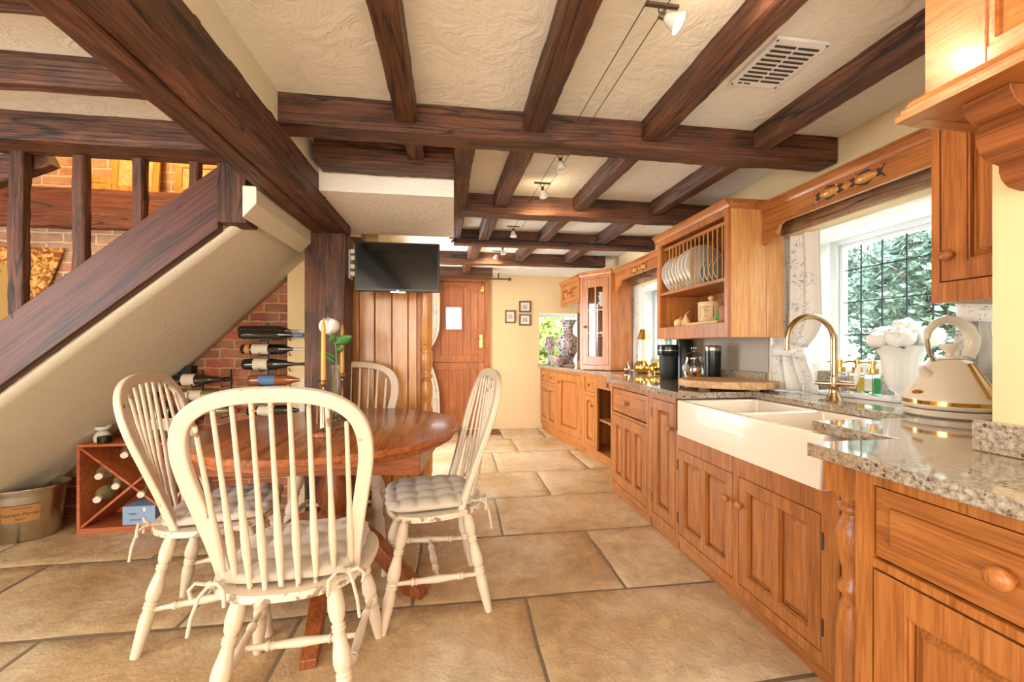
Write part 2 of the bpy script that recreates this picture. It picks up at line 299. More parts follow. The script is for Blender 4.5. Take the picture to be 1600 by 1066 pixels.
# ------------------------------------------------------------------ mesh helpers
OFF = {}
class B:
    def __init__(s, xf=None): s.v = []; s.f = []; s.mi = []; s.xf = xf; s.cur = 0
    def add(s, vs, fs):
        n = len(s.v)
        s.v += [(s.xf @ Vector(p)) if s.xf else Vector(p) for p in vs]
        for f in fs: s.f.append([i+n for i in f]); s.mi.append(s.cur)
        return s
    def box(s, x0, y0, z0, x1, y1, z1):
        if x0 > x1: x0, x1 = x1, x0
        if y0 > y1: y0, y1 = y1, y0
        if z0 > z1: z0, z1 = z1, z0
        return s.add([(x0,y0,z0),(x1,y0,z0),(x1,y1,z0),(x0,y1,z0),(x0,y0,z1),(x1,y0,z1),(x1,y1,z1),(x0,y1,z1)],
              [(0,3,2,1),(4,5,6,7),(0,1,5,4),(1,2,6,5),(2,3,7,6),(3,0,4,7)])
    def hexa(s, bot, top):      # 4 + 4 points, both counter-clockwise from above
        return s.add(list(bot)+list(top), [(0,3,2,1),(4,5,6,7),(0,1,5,4),(1,2,6,5),(2,3,7,6),(3,0,4,7)])
    def prism(s, poly, a, b, fn):   # poly 2D, extruded a..b, fn(p, q, h) -> xyz
        n = len(poly); vs = [fn(p, q, a) for p, q in poly]+[fn(p, q, b) for p, q in poly]
        return s.add(vs, [tuple(range(n))[::-1], tuple(range(n, 2*n))]+[(i, (i+1) % n, n+(i+1) % n, n+i) for i in range(n)])
    def lathe(s, prof, c=(0,0,0), ax=(0,0,1), n=20, sx=1, sy=1, flute=0, nfl=0):
        ax = Vector(ax).normalized(); q = Vector((0,0,1)).rotation_difference(ax); c = Vector(c); vs = []; fs = []
        m = len(prof)
        for r, z in prof:
            for k in range(n):
                a = 2*pi*k/n; rr = r*(1+flute*cos(nfl*a)) if flute else r
                vs.append(c+q @ Vector((rr*cos(a)*sx, rr*sin(a)*sy, z)))
        for i in range(m-1):
            for k in range(n): fs.append((i*n+k, i*n+(k+1) % n, (i+1)*n+(k+1) % n, (i+1)*n+k))
        if prof[0][0] > 1e-5: fs.append(tuple(range(n))[::-1])
        if prof[-1][0] > 1e-5: fs.append(tuple((m-1)*n+k for k in range(n)))
        return s.add(vs, fs)
    def tube(s, path, r, n=8, cap=True, rect=None, up=None, closed=False):
        P = [Vector(p) for p in path]; m = len(P); vs = []; fs = []; prev = None
        rr = r if isinstance(r, (list, tuple)) else [r]*m
        for i, p in enumerate(P):
            if closed: t = (P[(i+1) % m]-P[i-1]).normalized()
            else: t = (P[min(i+1, m-1)]-P[max(i-1, 0)]).normalized()
            if up is not None: a = Vector(up)-t*Vector(up).dot(t)
            else:
                a = prev-t*prev.dot(t) if prev is not None else t.orthogonal()
            if a.length < 1e-6: a = t.orthogonal()
            a.normalize(); prev = a; b = t.cross(a)
            if rect:
                w_, h_ = rect
                for (ca, cb) in ((-1,-1),(1,-1),(1,1),(-1,1)): vs.append(p+a*ca*w_/2+b*cb*h_/2)
            else:
                for k in range(n):
                    an = 2*pi*k/n; vs.append(p+(a*cos(an)+b*sin(an))*rr[i])
        k_ = 4 if rect else n
        for i in range(m if closed else m-1):
            j = (i+1) % m
            for k in range(k_): fs.append((i*k_+k, i*k_+(k+1) % k_, j*k_+(k+1) % k_, j*k_+k))
        if cap and not closed: fs += [tuple(range(k_))[::-1], tuple((m-1)*k_+k for k in range(k_))]
        return s.add(vs, fs)
    def grid(s, fn, nu, nv, closed_u=False):
        vs = [fn(i/nu, j/nv) for j in range(nv+1) for i in range(nu+1)]
        return s.add(vs, [(j*(nu+1)+i, j*(nu+1)+i+1, (j+1)*(nu+1)+i+1, (j+1)*(nu+1)+i) for j in range(nv) for i in range(nu)])
    def build(s, name, mat, parent=None, bevel=0, smooth=40, solid=0, sub=0, origin=None, seg=2):
        me = bpy.data.meshes.new(name); o = bpy.data.objects.new(name, me); C.objects.link(o)
        if parent is not None:
            off = OFF.get(parent.name, Vector((0,0,0)))
        elif origin is not None: off = Vector(origin)
        else:
            xs = [v.x for v in s.v]; ys = [v.y for v in s.v]; zs = [v.z for v in s.v]
            off = Vector(((min(xs)+max(xs))/2, (min(ys)+max(ys))/2, min(zs)))
        me.from_pydata([v-off for v in s.v], [], s.f)
        for m in (mat if isinstance(mat, list) else [mat]): me.materials.append(m)
        if isinstance(mat, list):
            for p, i in zip(me.polygons, s.mi): p.material_index = i
        bm = bmesh.new(); bm.from_mesh(me); bmesh.ops.recalc_face_normals(bm, faces=bm.faces); bm.to_mesh(me); bm.free()
        if smooth:
            me.polygons.foreach_set('use_smooth', [True]*len(me.polygons))
            if not bevel: me.set_sharp_from_angle(angle=radians(smooth))
        if solid:
            md = o.modifiers.new('solid', 'SOLIDIFY'); md.thickness = solid; md.offset = 0
        if bevel:
            md = o.modifiers.new('bevel', 'BEVEL'); md.width = bevel; md.segments = seg; md.limit_method = 'ANGLE'; md.angle_limit = radians(35); md.harden_normals = True
        if sub:
            md = o.modifiers.new('sub', 'SUBSURF'); md.levels = sub; md.render_levels = sub
        if parent is not None: o.parent = parent; OFF[o.name] = off
        else: o.location = off; OFF[o.name] = off
        return o
def T(name, label, cat, loc=(0,0,0), rz=0, group=None, local=False):
    o = bpy.data.objects.new(name, None); C.objects.link(o); o.location = loc; o.rotation_euler = (0, 0, rz); o.empty_display_size = .05
    o['label'] = label; o['category'] = cat
    if group: o['group'] = group
    OFF[o.name] = Vector((0,0,0)) if local else Vector(loc)
    return o
def tag(o, label, cat, group=None):
    o['label'] = label; o['category'] = cat
    if group: o['group'] = group
    return o
def struct(o): o['kind'] = 'structure'; return o
def dup(root, loc, rz, label, group=None):
    r = root.copy(); C.objects.link(r); r.location = loc; r.rotation_euler = (0, 0, rz); r['label'] = label
    if group: r['group'] = group
    for ch in list(root.children):
        c = ch.copy(); C.objects.link(c); c.parent = r
        for g in list(ch.children):
            d = g.copy(); C.objects.link(d); d.parent = c
    return r
def text(name, s, size, loc, rot, mat, parent, ext=.0004, align='CENTER', sx=1.0):
    cu = bpy.data.curves.new(name, 'FONT'); cu.body = s; cu.size = size; cu.align_x = align; cu.align_y = 'CENTER'; cu.extrude = ext
    ob = bpy.data.objects.new(name, cu); C.objects.link(ob)
    dg = bpy.context.evaluated_depsgraph_get(); me = bpy.data.meshes.new_from_object(ob.evaluated_get(dg))
    bpy.data.objects.remove(ob); bpy.data.curves.remove(cu)
    o = bpy.data.objects.new(name, me); C.objects.link(o); me.materials.clear(); me.materials.append(mat)
    off = OFF.get(parent.name, Vector((0,0,0)))
    o.parent = parent; OFF[o.name] = off; M = rot.to_4x4() if rot else Matrix(); M = Matrix.Translation(Vector(loc)-off) @ M @ Matrix.Diagonal((sx, 1, 1, 1))
    me.transform(M); return o
def frame(O, U, N):     # local (u, v, n) -> world; v is up
    U = Vector(U).normalized(); N = Vector(N).normalized(); V = Vector((0,0,1))
    return Matrix(((U.x, V.x, N.x, O[0]), (U.y, V.y, N.y, O[1]), (U.z, V.z, N.z, O[2]), (0,0,0,1)))
def hewn(name, p0, p1, w_, h_, mat, amp=.006, parent=None, cham=.006, sd=0):
    """rough hewn timber from p0 to p1 (centre line), w_ sideways, h_ in height"""
    p0 = Vector(p0); p1 = Vector(p1); d = p1-p0; L = d.length; t = d.normalized()
    up = Vector((0,0,1)) if abs(t.z) < .9 else Vector((0,1,0))
    if abs(t.z) >= .9: side = Vector((1,0,0))
    else: side = t.cross(up).normalized(); up = side.cross(t).normalized()
    N = max(6, int(L/.035)); a, b = w_/2, h_/2; c = min(cham, .007)
    pr = []
    for (x0, y0), (x1, y1) in [((-a+c,-b),(a-c,-b)), ((a,-b+c),(a,b-c)), ((a-c,b),(-a+c,b)), ((-a,b-c),(-a,-b+c))]:
        for k in range(4): pr.append((x0+(x1-x0)*k/3, y0+(y1-y0)*k/3))
    n = len(pr); vs = []
    for i in range(N+1):
        q = p0+d*(i/N)
        bend = (noise.noise(Vector((i*.035*1.4, sd*3.1+7, 0)))*amp*.8, noise.noise(Vector((i*.035*1.4, sd*5.7, 9)))*amp*1.2)
        for (x, y) in pr:
            pp = q+side*x+up*y
            dn = noise.noise(pp*7+Vector((sd, 0, 0)))*amp*.55+noise.noise(pp*28)*amp*.5
            l = sqrt(x*x+y*y); vs.append(pp+(side*x+up*y)/l*dn+side*bend[0]+up*bend[1])
    fs = [(i*n+k, i*n+(k+1) % n, (i+1)*n+(k+1) % n, (i+1)*n+k) for i in range(N) for k in range(n)]
    fs += [tuple(range(n)), tuple(N*n+k for k in range(n))]
    bb = B(); bb.add(vs, fs)
    return bb.build(name, mat, parent, smooth=28)

# ------------------------------------------------------------------ the room
XW, CZ, YF, YB = 1.86, 2.21, 5.85, 3.25
def wallbox(name, boxes, mat, **k):
    b = B()
    for q in boxes: b.box(*q)
    return struct(b.build(name, mat, smooth=0, **k))
# flagstone floor: slab tops over a grout bed
rows = [(-3.0, 0.55), (0.55, 1.32), (1.32, 1.915), (1.915, 2.56), (2.56, 3.19), (3.19, 3.83), (3.83, 4.58), (4.58, 5.22), (5.22, 5.86)]
cuts = {0: [-3.2,-2.2,-1.1,0,.9], 1: [-3.0,-2.0,-1.1,-.2,.75], 2: [-3.1,-2.3,-1.65,-.66,.335,1.05+.9], 3: [-3.4,-2.9,-2.17,-1.16,-.19,.84],
        4: [-3.2,-2.6,-1.68,-.7,.31,1.35], 5: [-3,-2,-1,-.1,.77], 6: [-.3,.42,1.30], 7: [-.35,.25,.73,1.5], 8: [-.2,.64,1.2]}
fb = B()
for ri, (y0, y1) in enumerate(rows):
    xs = [-4.1]+cuts[ri]+[1.9]
    for k in range(len(xs)-1):
        x0, x1 = xs[k], xs[k+1]
        if x1-x0 < .05: continue
        g = .0075; nx = max(4, int((x1-x0)/.06)); ny = max(4, int((y1-y0)/.06)); zz = random.uniform(-.0012, .0012)
        def fn(u, v, x0=x0, x1=x1, y0=y0, y1=y1, zz=zz, nx=nx, ny=ny):
            eu, ev = .007/(x1-x0), .007/(y1-y0)
            if 0 < u < 1: u = eu+(u-1/nx)/(1-2/nx)*(1-2*eu) if nx > 2 else .5
            if 0 < v < 1: v = ev+(v-1/ny)/(1-2/ny)*(1-2*ev) if ny > 2 else .5
            x = x0+g+(x1-x0-2*g)*u; y = y0+g+(y1-y0-2*g)*v
            e = min(u*(x1-x0), (1-u)*(x1-x0), v*(y1-y0), (1-v)*(y1-y0))
            wob = .010*noise.noise(Vector((x*2.2, y*2.2, 3)))
            x += wob+.004*noise.noise(Vector((x*14, y*14, 8))); y += .016*noise.noise(Vector((x*1.5, y*1.5+50, 8)))+.004*noise.noise(Vector((x*14, y*14, 1)))
            z = zz+.0025*noise.noise(Vector((x*3, y*3, 0)))-(.0035 if e < .001 else 0)
            return (x, y, z)
        fb.grid(fn, nx, ny)
fb.cur = 1; fb.box(-4.1, -3.0, -.1, 1.95, 5.9, -.0034)
struct(fb.build('floor', [MT['stone'], MT['grout']], smooth=30))
wallbox('ceiling', [(-.70, -3.0, CZ, 2.4, 5.95, CZ+.12)], MT['ceil'])
wallbox('ceiling_left', [(-4.1, -3.0, CZ, -.70, 2.2, CZ+.12)], MT['ceil'])
wallbox('ceiling_upper', [(-4.1, 2.2, 3.5, -.6, 3.6, 3.6)], MT['wall'])
wallbox('ceiling_lowered', [(-.695, 2.25, 2.0, .0, 3.08, 2.20)], MT['ceil'])
wallbox('wall_stairwell', [(-4.1, 2.12, CZ+.12, -.6, 2.2, 3.5), (-.9, 2.2, CZ+.0, -.72, 3.25, 3.5)], MT['wall'])
wallbox('wall_beam_infill', [(-.72, -3.0, 2.09, -.698, 2.9, CZ)], MT['soffit'])
RB = [(XW, -3.0, 0, 2.36, 1.17, CZ), (XW, 1.17, 0, 2.36, 2.2, .89), (XW, 1.17, 1.815, 2.36, 2.2, CZ), (XW, 2.2, 0, 2.36, 3.12, CZ),
      (XW, 3.12, 0, 2.36, 4.35, .89), (XW, 3.12, 1.815, 2.36, 4.35, CZ), (XW, 4.35, 0, 2.36, YF+.4, CZ),
      (2.2, 1.17, .89, 2.36, 2.2, 1.045), (2.2, 3.12, .89, 2.36, 4.35, 1.045)]
wallbox('wall_right', RB, MT['wall'])
wb = B()
for (y0, y1) in ((1.17, 2.2), (3.12, 4.35)):
    wb.box(XW+.003, y1-.006, .93, 2.3, y1, 1.815); wb.box(XW+.003, y0, .93, 2.3, y0+.006, 1.815); wb.box(XW+.08, y0+.006, 1.808, 2.3, y1-.006, 1.815)
struct(wb.build('trim_1', MT['white'], smooth=0))
DX0, DX1 = -.42, .42
wallbox('wall_far', [(-.62, YF, 0, -.115, YF+.35, CZ), (-.115, YF, 0, .125, YF+.35, 1.41), (-.115, YF, 1.76, .125, YF+.35, CZ), (.125, YF, 0, 1.228, YF+.35, CZ),
     (1.228, YF, 0, 1.86, YF+.35, .90), (1.228, YF, 1.67, 1.86, YF+.35, CZ)], MT['wall'])
wb = B(); wb.box(1.23, YF+.004, 1.662, 1.86, YF+.34, 1.67); wb.box(1.22+.008, YF+.004, .93, 1.236, YF+.34, 1.662); wb.box(1.852, YF+.004, .93, 1.86, YF+.34, 1.662); wb.box(1.23, YF, .9, 1.86, YF+.34, .905)
struct(wb.build('trim_2', MT['white'], smooth=0))
wallbox('wall_left_far', [(-.85, 3.41, 0, -.6, 3.95, CZ), (-.85, 3.95, 1.95, -.6, 5.05, CZ), (-.85, 5.05, 0, -.6, YF+.3, CZ), (-.85, 3.95, 0, -.6, 5.05, .12)], MT['wall'])
wallbox('wall_stair', [(-4.1, YB, 0, -.85, YB+.2, 2.02)], MT['brick'])
wallbox('wall_stair_upper', [(-4.1, YB+.005, 2.02, -.7, YB+.2, 3.5)], MT['brickpale'])
wallbox('wall_stair_pale', [(-4.1, YB-.012, 1.35, -1.62, YB-.0005, 2.02)], MT['brickpale'])
wallbox('wall_pier', [(-1.19, 3.16, 0, -.975, YB+.002, 2.0)], MT['wall'])
wallbox('wall_left', [(-4.2, -3.0, 0, -4.1, -1.6, 3.5), (-4.2, .4, 0, -4.1, 3.5, 3.5), (-4.2, -1.6, 0, -4.1, .4, .7), (-4.2, -1.6, 2.0, -4.1, .4, 3.5)], MT['wall'])
wallbox('wall_back', [(-4.1, -3.1, 0, -2.3, -3.0, CZ), (1.1, -3.1, 0, 2.3, -3.0, CZ), (-2.3, -3.1, 2.15, 1.1, -3.0, CZ), (-2.3, -3.1, 0, 1.1, -3.0, .45)], MT['wall'])  # unseen wall; its wide opening is added to go with the fill lamp
wallbox('wall_chimney', [(1.31, -2.9, 0, XW, .83, CZ)], MT['wall'])

# ------------------------------------------------------------------ old timbers
G = 'dark ceiling joists'
def beam(name, x0, x1, y0, y1, z0, z1, axis, label, cat='beam', group=None, amp=.006, mat=None):
    if axis == 'x': o = hewn(name, (x0, (y0+y1)/2, (z0+z1)/2), (x1, (y0+y1)/2, (z0+z1)/2), y1-y0, z1-z0, mat or MT['oldx'], amp, sd=len(OFF) % 97)
    elif axis == 'y': o = hewn(name, ((x0+x1)/2, y0, (z0+z1)/2), ((x0+x1)/2, y1, (z0+z1)/2), x1-x0, z1-z0, mat or MT['oldy'], amp, sd=len(OFF) % 97)
    else: o = hewn(name, ((x0+x1)/2, (y0+y1)/2, z0), ((x0+x1)/2, (y0+y1)/2, z1), x1-x0, y1-y0, mat or MT['oldz'], amp, sd=len(OFF) % 97)
    return tag(o, label, cat, group)
beam('ceiling_beam', -.70, 1.85, 1.755, 1.87, 2.085, 2.215, 'x', 'nearest and longest dark cross beam under the ceiling, running to the window wall', group='dark cross beams')
beam('ceiling_beam', .06, 1.85, 2.735, 2.86, 2.085, 2.215, 'x', 'second dark cross beam from the front, with a lit spotlight against it', group='dark cross beams')
beam('ceiling_beam', -.0, 1.85, 3.59, 3.70, 2.085, 2.215, 'x', 'third dark cross beam, with a black cable clipped along it', group='dark cross beams')
beam('ceiling_beam', -.59, 1.70, 4.44, 4.55, 2.085, 2.215, 'x', 'fourth and farthest dark cross beam near the stable door', group='dark cross beams')
beam('ceiling_beam', -.67, .0, 2.09, 2.24, 2.09, 2.215, 'x', 'short dark cross beam in front of the lowered cream ceiling', group='dark cross beams')
beam('ceiling_beam', -.59, .5, 5.30, 5.38, 2.10, 2.215, 'x', 'thin dark beam just above the stable door', group='dark cross beams')
# main beam: a wide upper timber and a rebated lower strip, both chamfered
t = T('bressummer_beam', 'huge dark chamfered beam running from the top left to the upright post', 'beam', (-.8, -.6, 1.94))
hewn('chamfered_timber', (-.762, -.8, 2.02), (-.762, 2.93, 2.02), .125, .16, MT['oldy'], .005, t, .016, sd=3)
hewn('lower_strip', (-.874, -.8, 2.035), (-.874, 2.93, 2.035), .10, .20, MT['oldy'], .006, t, .012, sd=11)
pb = B()
for y in (.95, 1.45, 1.9, 2.35): pb.lathe([(0, 0), (.013, 0), (.012, .012), (0, .012)], (-.699, y, 2.01), (1, 0, 0), 10)
pb.build('wooden_peg', MT['oldz'], t)
beam('upright_post', -.973, -.722, 2.86, 3.10, 0, 1.95, 'z', 'massive dark upright post beside the television', 'post', amp=.005)
beam('stair_trimmer_beam', -4.0, -.92, 2.05, 2.22, 2.085, 2.215, 'x', 'dark cross beam at upper left carrying the stair spindles', 'beam', 'dark cross beams left of the big beam')
beam('ceiling_beam', -4.0, -.92, 1.64, 1.70, 2.10, 2.215, 'x', 'dark cross beam at upper left, in front of the one with the spindles', 'beam', 'dark cross beams left of the big beam')
beam('ceiling_beam', -4.0, -.92, 1.22, 1.31, 2.10, 2.215, 'x', 'dark cross beam in the very top left corner', 'beam', 'dark cross beams left of the big beam')
def joist(xa, xb, y0, y1, wd, label, z0=2.12):
    o = hewn('ceiling_joist', (xa, y0, (z0+CZ+.005)/2), (xb, y1, (z0+CZ+.005)/2), wd, CZ+.005-z0, MT['oldy'], .006, None, .01, sd=len(OFF) % 89)
    tag(o, label, 'joist', G)
near = 'in front of the nearest cross beam'
joist(-.185, -.195, -.5, 1.75, .085, 'leftmost ceiling joist '+near)
joist(.37, .345, -.5, 1.75, .095, 'second ceiling joist from the left '+near)
joist(.92, .892, -.5, 1.75, .10, 'third ceiling joist from the left '+near)
joist(1.47, 1.44, -.5, 1.75, .09, 'rightmost ceiling joist '+near+', right of the vent')
joist(-.19, -.185, 1.875, 2.085, .08, 'short stub of joist behind the nearest cross beam, left')
joist(.055, .01, 1.875, 3.585, .10, 'long joist along the right edge of the lowered cream ceiling')
joist(.342, .31, 1.875, 2.73, .09, 'joist between first and second cross beams, left one')
joist(.885, .85, 1.875, 2.73, .085, 'joist between first and second cross beams, middle one lit orange')
joist(1.445, 1.42, 1.875, 2.73, .09, 'joist between first and second cross beams, nearest the window wall')
joist(.28, .26, 2.87, 3.585, .095, 'joist between second and third cross beams, left one')
joist(.82, .79, 2.87, 3.585, .085, 'joist between second and third cross beams, middle one')
joist(1.345, 1.325, 2.87, 3.585, .085, 'joist between second and third cross beams, right one')
joist(.22, .19, 3.705, 4.435, .10, 'joist between third and farthest cross beams, left one')
joist(.75, .70, 3.705, 4.435, .09, 'joist between third and farthest cross beams, middle one')
joist(1.29, 1.26, 3.705, 4.435, .09, 'joist between third and farthest cross beams, right one')
joist(.17, .15, 4.555, 5.30, .09, 'short joist end behind the farthest cross beam')
b = B(); b.tube([(-.52, 5.70, 2.13), (.75, 5.70, 2.13)], .012, 10); t = T('curtain_pole', 'thin curtain pole on the ceiling above the stable door', 'curtain pole', (.3, 5.7, 2.12))
b.build('pole', MT['iron'], t); b = B(); b.lathe([(0,0),(.022,.01),(.026,.03),(.012,.05),(0,.055)], (.75, 5.70, 2.13), (1,0,0), 12); b.build('finial', MT['iron'], t)
for x in (-.5, .62):
    b = B(); b.box(x-.01, 5.69, 2.13, x+.01, 5.71, CZ); b.build('bracket', MT['iron'], t)
# cable clipped on the third beam
b = B(); b.tube([(-.02, 3.56, 2.085), (.03, 3.565, 2.13), (.3, 3.575, 2.125), (.9, 3.575, 2.12), (1.4, 3.575, 2.112), (1.78, 3.575, 2.108)], .008, 8)
tag(b.build('cable', MT['matt_black']), 'black cable clipped along the front of the third cross beam', 'cable')

# ------------------------------------------------------------------ staircase
ys = 2.2
def sl(x, lo=True): return (1.81 if lo else 2.09)+(x+1.078)*(.837 if lo else .85)
t = T('staircase', 'dark boarded staircase rising from lower left with cream plastered underside', 'staircase', (-2.0, ys, 0))
poly = [(-3.22, sl(-3.22)+.02), (-1.136, sl(-1.136)), (-1.136, 2.07), (-3.22, sl(-3.22)+.305)]
TILT = radians(40); MT['string'] = wood('stair_string_wood', srgb(20, 10, 7), srgb(66, 32, 18), srgb(112, 62, 40), 0, rough=.5, s=.8, coat=.0); TILT = 0
b = B(); b.prism(poly, ys-.025, ys+.025, lambda p, q, h: (p, h, q)); b.build('string_board', MT['string'], t, bevel=.006)
b = B(); b.box(-1.136, ys-.04, 1.79, -1.005, ys+.09, 2.085); b.build('newel_block', MT['oldz'], t, bevel=.008)
z0 = sl(-3.22)
bk = lambda x: 1.72+(x+1.198)*.984
b = B()
N = 40; th = .03
def sf(u, v):
    x0 = -3.22+(-.945+3.22)*u; f = (x0, ys+.024, sl(x0)-.004)
    x1 = -2.95+(-.945+2.95)*u; g = (x1, YB-.001, bk(x1)-.0)
    k = v; return (f[0]*(1-k)+g[0]*k, f[1]*(1-k)+g[1]*k, f[2]*(1-k)+g[2]*k-.03*sin(pi*k)*(1-u*.5))
b.grid(sf, N, 14); o = b.build('plaster_soffit', MT['soffit'], t, smooth=60, solid=.02)
b = B(); b.prism([(-.99, 1.80), (-.93, 1.87), (-.93, 1.95), (-.99, 1.95)], 2.10, 2.85, lambda p, q, h: (p, h, q)); b.build('soffit_edging', MT['soffit'], t)
b = B()
for k in range(9):
    x = -1.35-k*.225; zt = 2.07+(x-.12+1.136)*.85-.03
    b.box(x-.12, ys+.03, zt-.03, x+.12, YB-.02, zt)
b.build('tread', MT['oldy'], t)
SPX = [(-2.02, 1.30), (-1.80, 1.48), (-1.565, 1.68), (-1.335, 1.88)]
labels = ['leftmost dark wavy stair spindle, before the tapestry', 'second dark wavy stair spindle from the left', 'third dark wavy stair spindle from the left', 'shortest dark stair spindle, rightmost above the string board']
xs = [(-1.99, .058), (-1.74, .050), (-1.495, .050), (-1.25, .042)]
for i, (x, wd) in enumerate(xs):
    zb = sl(x, False)-.09 if False else 2.07+(x+1.136)*.85-.03
    o = hewn('stair_spindle', (x, ys, zb), (x+.004, ys, 2.088), wd, .048, MT['oldz'], .007, None, .006, sd=i+20)
    tag(o, labels[i], 'spindle', 'wavy stair spindles')
hewn_o = hewn('corner_brace', (-2.6, 2.26, 1.80), (-1.92, 2.26, 2.11), .06, .12, MT['oldx'], .006, None, .01, sd=41); tag(hewn_o, 'dark diagonal brace at the left edge above the stair', 'brace')
beam('wall_plate_beam', -4.0, -.98, 3.17, 3.245, 2.0, 2.265, 'x', 'broad red brown beam across the brick wall behind the spindles', 'beam', mat=MT['redbeam'])
# leaning frames on the wall plate
def leaning(x, w_, h_, z, label, tilt, inner=True, roll=0):
    t = T('picture_frame', label, 'picture frame', (x, 3.19, z), group='wooden frames leaning above the stairs', local=True)
    M = Matrix.Translation((0, 0, 0.0)) @ Matrix.Rotation(-radians(tilt), 4, 'X') @ Matrix.Rotation(radians(roll), 4, 'Y')
    b = B(M); f = .045
    b.box(-w_/2, -.0, 0, w_/2, .02, f); b.box(-w_/2, 0, h_-f, w_/2, .02, h_); b.box(-w_/2, 0, f, -w_/2+f, .02, h_-f); b.box(w_/2-f, 0, f, w_/2, .02, h_-f)
    b.build('moulding', MT['goldoak'], t, bevel=.004)
    b = B(M); b.box(-w_/2+f, .006, f, w_/2-f, .014, h_-f); b.build('panel', MT['board'] if inner else MT['kraft'], t)
leaning(-2.42, .17, .10, 2.262, 'small low wooden frame at the left of the row above the stairs', 4)
leaning(-2.20, .30, .42, 2.262, 'tall leaning wooden frame, left of the second spindle', 4)
leaning(-1.78, .34, .24, 2.262, 'wide wooden frame behind the third spindle', 4)
leaning(-1.50, .20, .36, 2.262, 'tall wooden frame with terracotta panel by the third spindle', 4, False)
leaning(-1.27, .28, .20, 2.262, 'low square wooden frame at the right of the row above the stairs', 4)
# tapestry on the brick wall
t = T('tapestry', 'gold and brown woven tapestry hanging on the brick wall behind the spindles', 'tapestry', (-3.1, 3.21, 1.1))
b = B(); b.hexa([(-3.7, 3.205, 1.0), (-2.95, 3.205, 1.0), (-2.95, 3.215, 1.0), (-3.7, 3.215, 1.0)], [(-3.7, 3.205, 1.86), (-2.64, 3.205, 1.86), (-2.64, 3.215, 1.86), (-3.7, 3.215, 1.86)]); b.build('woven_border', MT['tapestry'], t)
b = B(); b.hexa([(-3.6, 3.198, 1.1), (-3.07, 3.198, 1.1), (-3.07, 3.205, 1.1), (-3.6, 3.205, 1.1)], [(-3.6, 3.198, 1.74), (-2.82, 3.198, 1.74), (-2.82, 3.205, 1.74), (-3.6, 3.205, 1.74)]); b.build('woven_field', MT['tapestry2'], t)
b = B(); b.hexa([(-3.45, 3.193, 1.15), (-3.12, 3.193, 1.15), (-3.12, 3.198, 1.15), (-3.45, 3.198, 1.15)], [(-3.45, 3.193, 1.70), (-3.0, 3.193, 1.70), (-3.0, 3.198, 1.70), (-3.45, 3.198, 1.70)]); b.build('woven_motif', MT['tapestry'], t)

# ------------------------------------------------------------------ joinery helpers
def knob(parent, xf, u, v, n0=0, r=.019, mat=None):
    b = B(xf); b.lathe([(r*.55, n0), (r*.5, n0+r*.5), (r*.62, n0+r*.75), (r*1.0, n0+r*1.0), (r*1.08, n0+r*1.35), (r*.95, n0+r*1.7), (r*.55, n0+r*1.95), (0, n0+r*2.0)], (u, v, 0), (0, 0, 1), 16)
    # lathe axis is local n
    return b.build('knob', mat or MT['oakz'], parent, smooth=60)
def raised(b, u0, v0, u1, v1, nb, nt, edge):
    """bevelled raised field"""
    e = edge
    b.add([(u0,v0,nb),(u1,v0,nb),(u1,v1,nb),(u0,v1,nb),(u0+e,v0+e,nt),(u1-e,v0+e,nt),(u1-e,v1-e,nt),(u0+e,v1-e,nt),(u0,v0,nb-.01),(u1,v0,nb-.01),(u1,v1,nb-.01),(u0,v1,nb-.01)],
          [(0,1,5,4),(1,2,6,5),(2,3,7,6),(3,0,4,7),(4,5,6,7),(8,11,10,9),(0,8,9,1),(1,9,10,2),(2,10,11,3),(3,11,8,0)])
def door(parent, xf, u0, v0, u1, v1, npan=1, kn=None, hinge=None, st=.052, name='door', mat=None, matp=None, th=.024, kr=.017, rail=None, mid=None):
    mat = mat or MT['oakz']; rl = rail or st; ms = mid or st*.8
    b = B(xf); g = .0038; u0 += g; u1 -= g; v0 += g; v1 -= g
    b.box(u0, v0, -th, u0+st, v1, 0); b.box(u1-st, v0, -th, u1, v1, 0)
    b.box(u0+st, v0, -th, u1-st, v0+rl, 0); b.box(u0+st, v1-rl, -th, u1-st, v1, 0)
    inner = (u1-u0-2*st-ms*(npan-1))/npan; spans = []
    for k in range(npan):
        a = u0+st+k*(inner+ms); spans.append((a, a+inner))
        if k < npan-1: b.box(a+inner, v0+rl, -th, a+inner+ms, v1-rl, 0)
    # moulded lip round each panel
    for a, c in spans:
        m = .006
        b.box(a, v0+rl, -.018, a+m, v1-rl, -.005); b.box(c-m, v0+rl, -.018, c, v1-rl, -.005); b.box(a+m, v0+rl, -.018, c-m, v0+rl+m, -.005); b.box(a+m, v1-rl-m, -.018, c-m, v1-rl, -.005)
    d = b.build(name, mat, parent, bevel=.0018)
    for a, c in spans:
        b = B(xf); raised(b, a+.0105, v0+rl+.0105, c-.0105, v1-rl-.0105, -.021, -.005, min(.02, (c-a)*.24)); b.box(a, v0+rl, -.0235, c, v1-rl, -.0215); b.build('panel', matp or MT['oakz'], d, smooth=0)
    if kn: knob(d, xf, kn[0], kn[1], 0, kr)
    if hinge is not None:
        for vv in (v0+.09, v1-.09):
            b = B(xf); b.tube([(hinge, vv-.03, .001), (hinge, vv+.03, .001)], .0045, 8); b.build('hinge', MT['iron'], d)
    return d
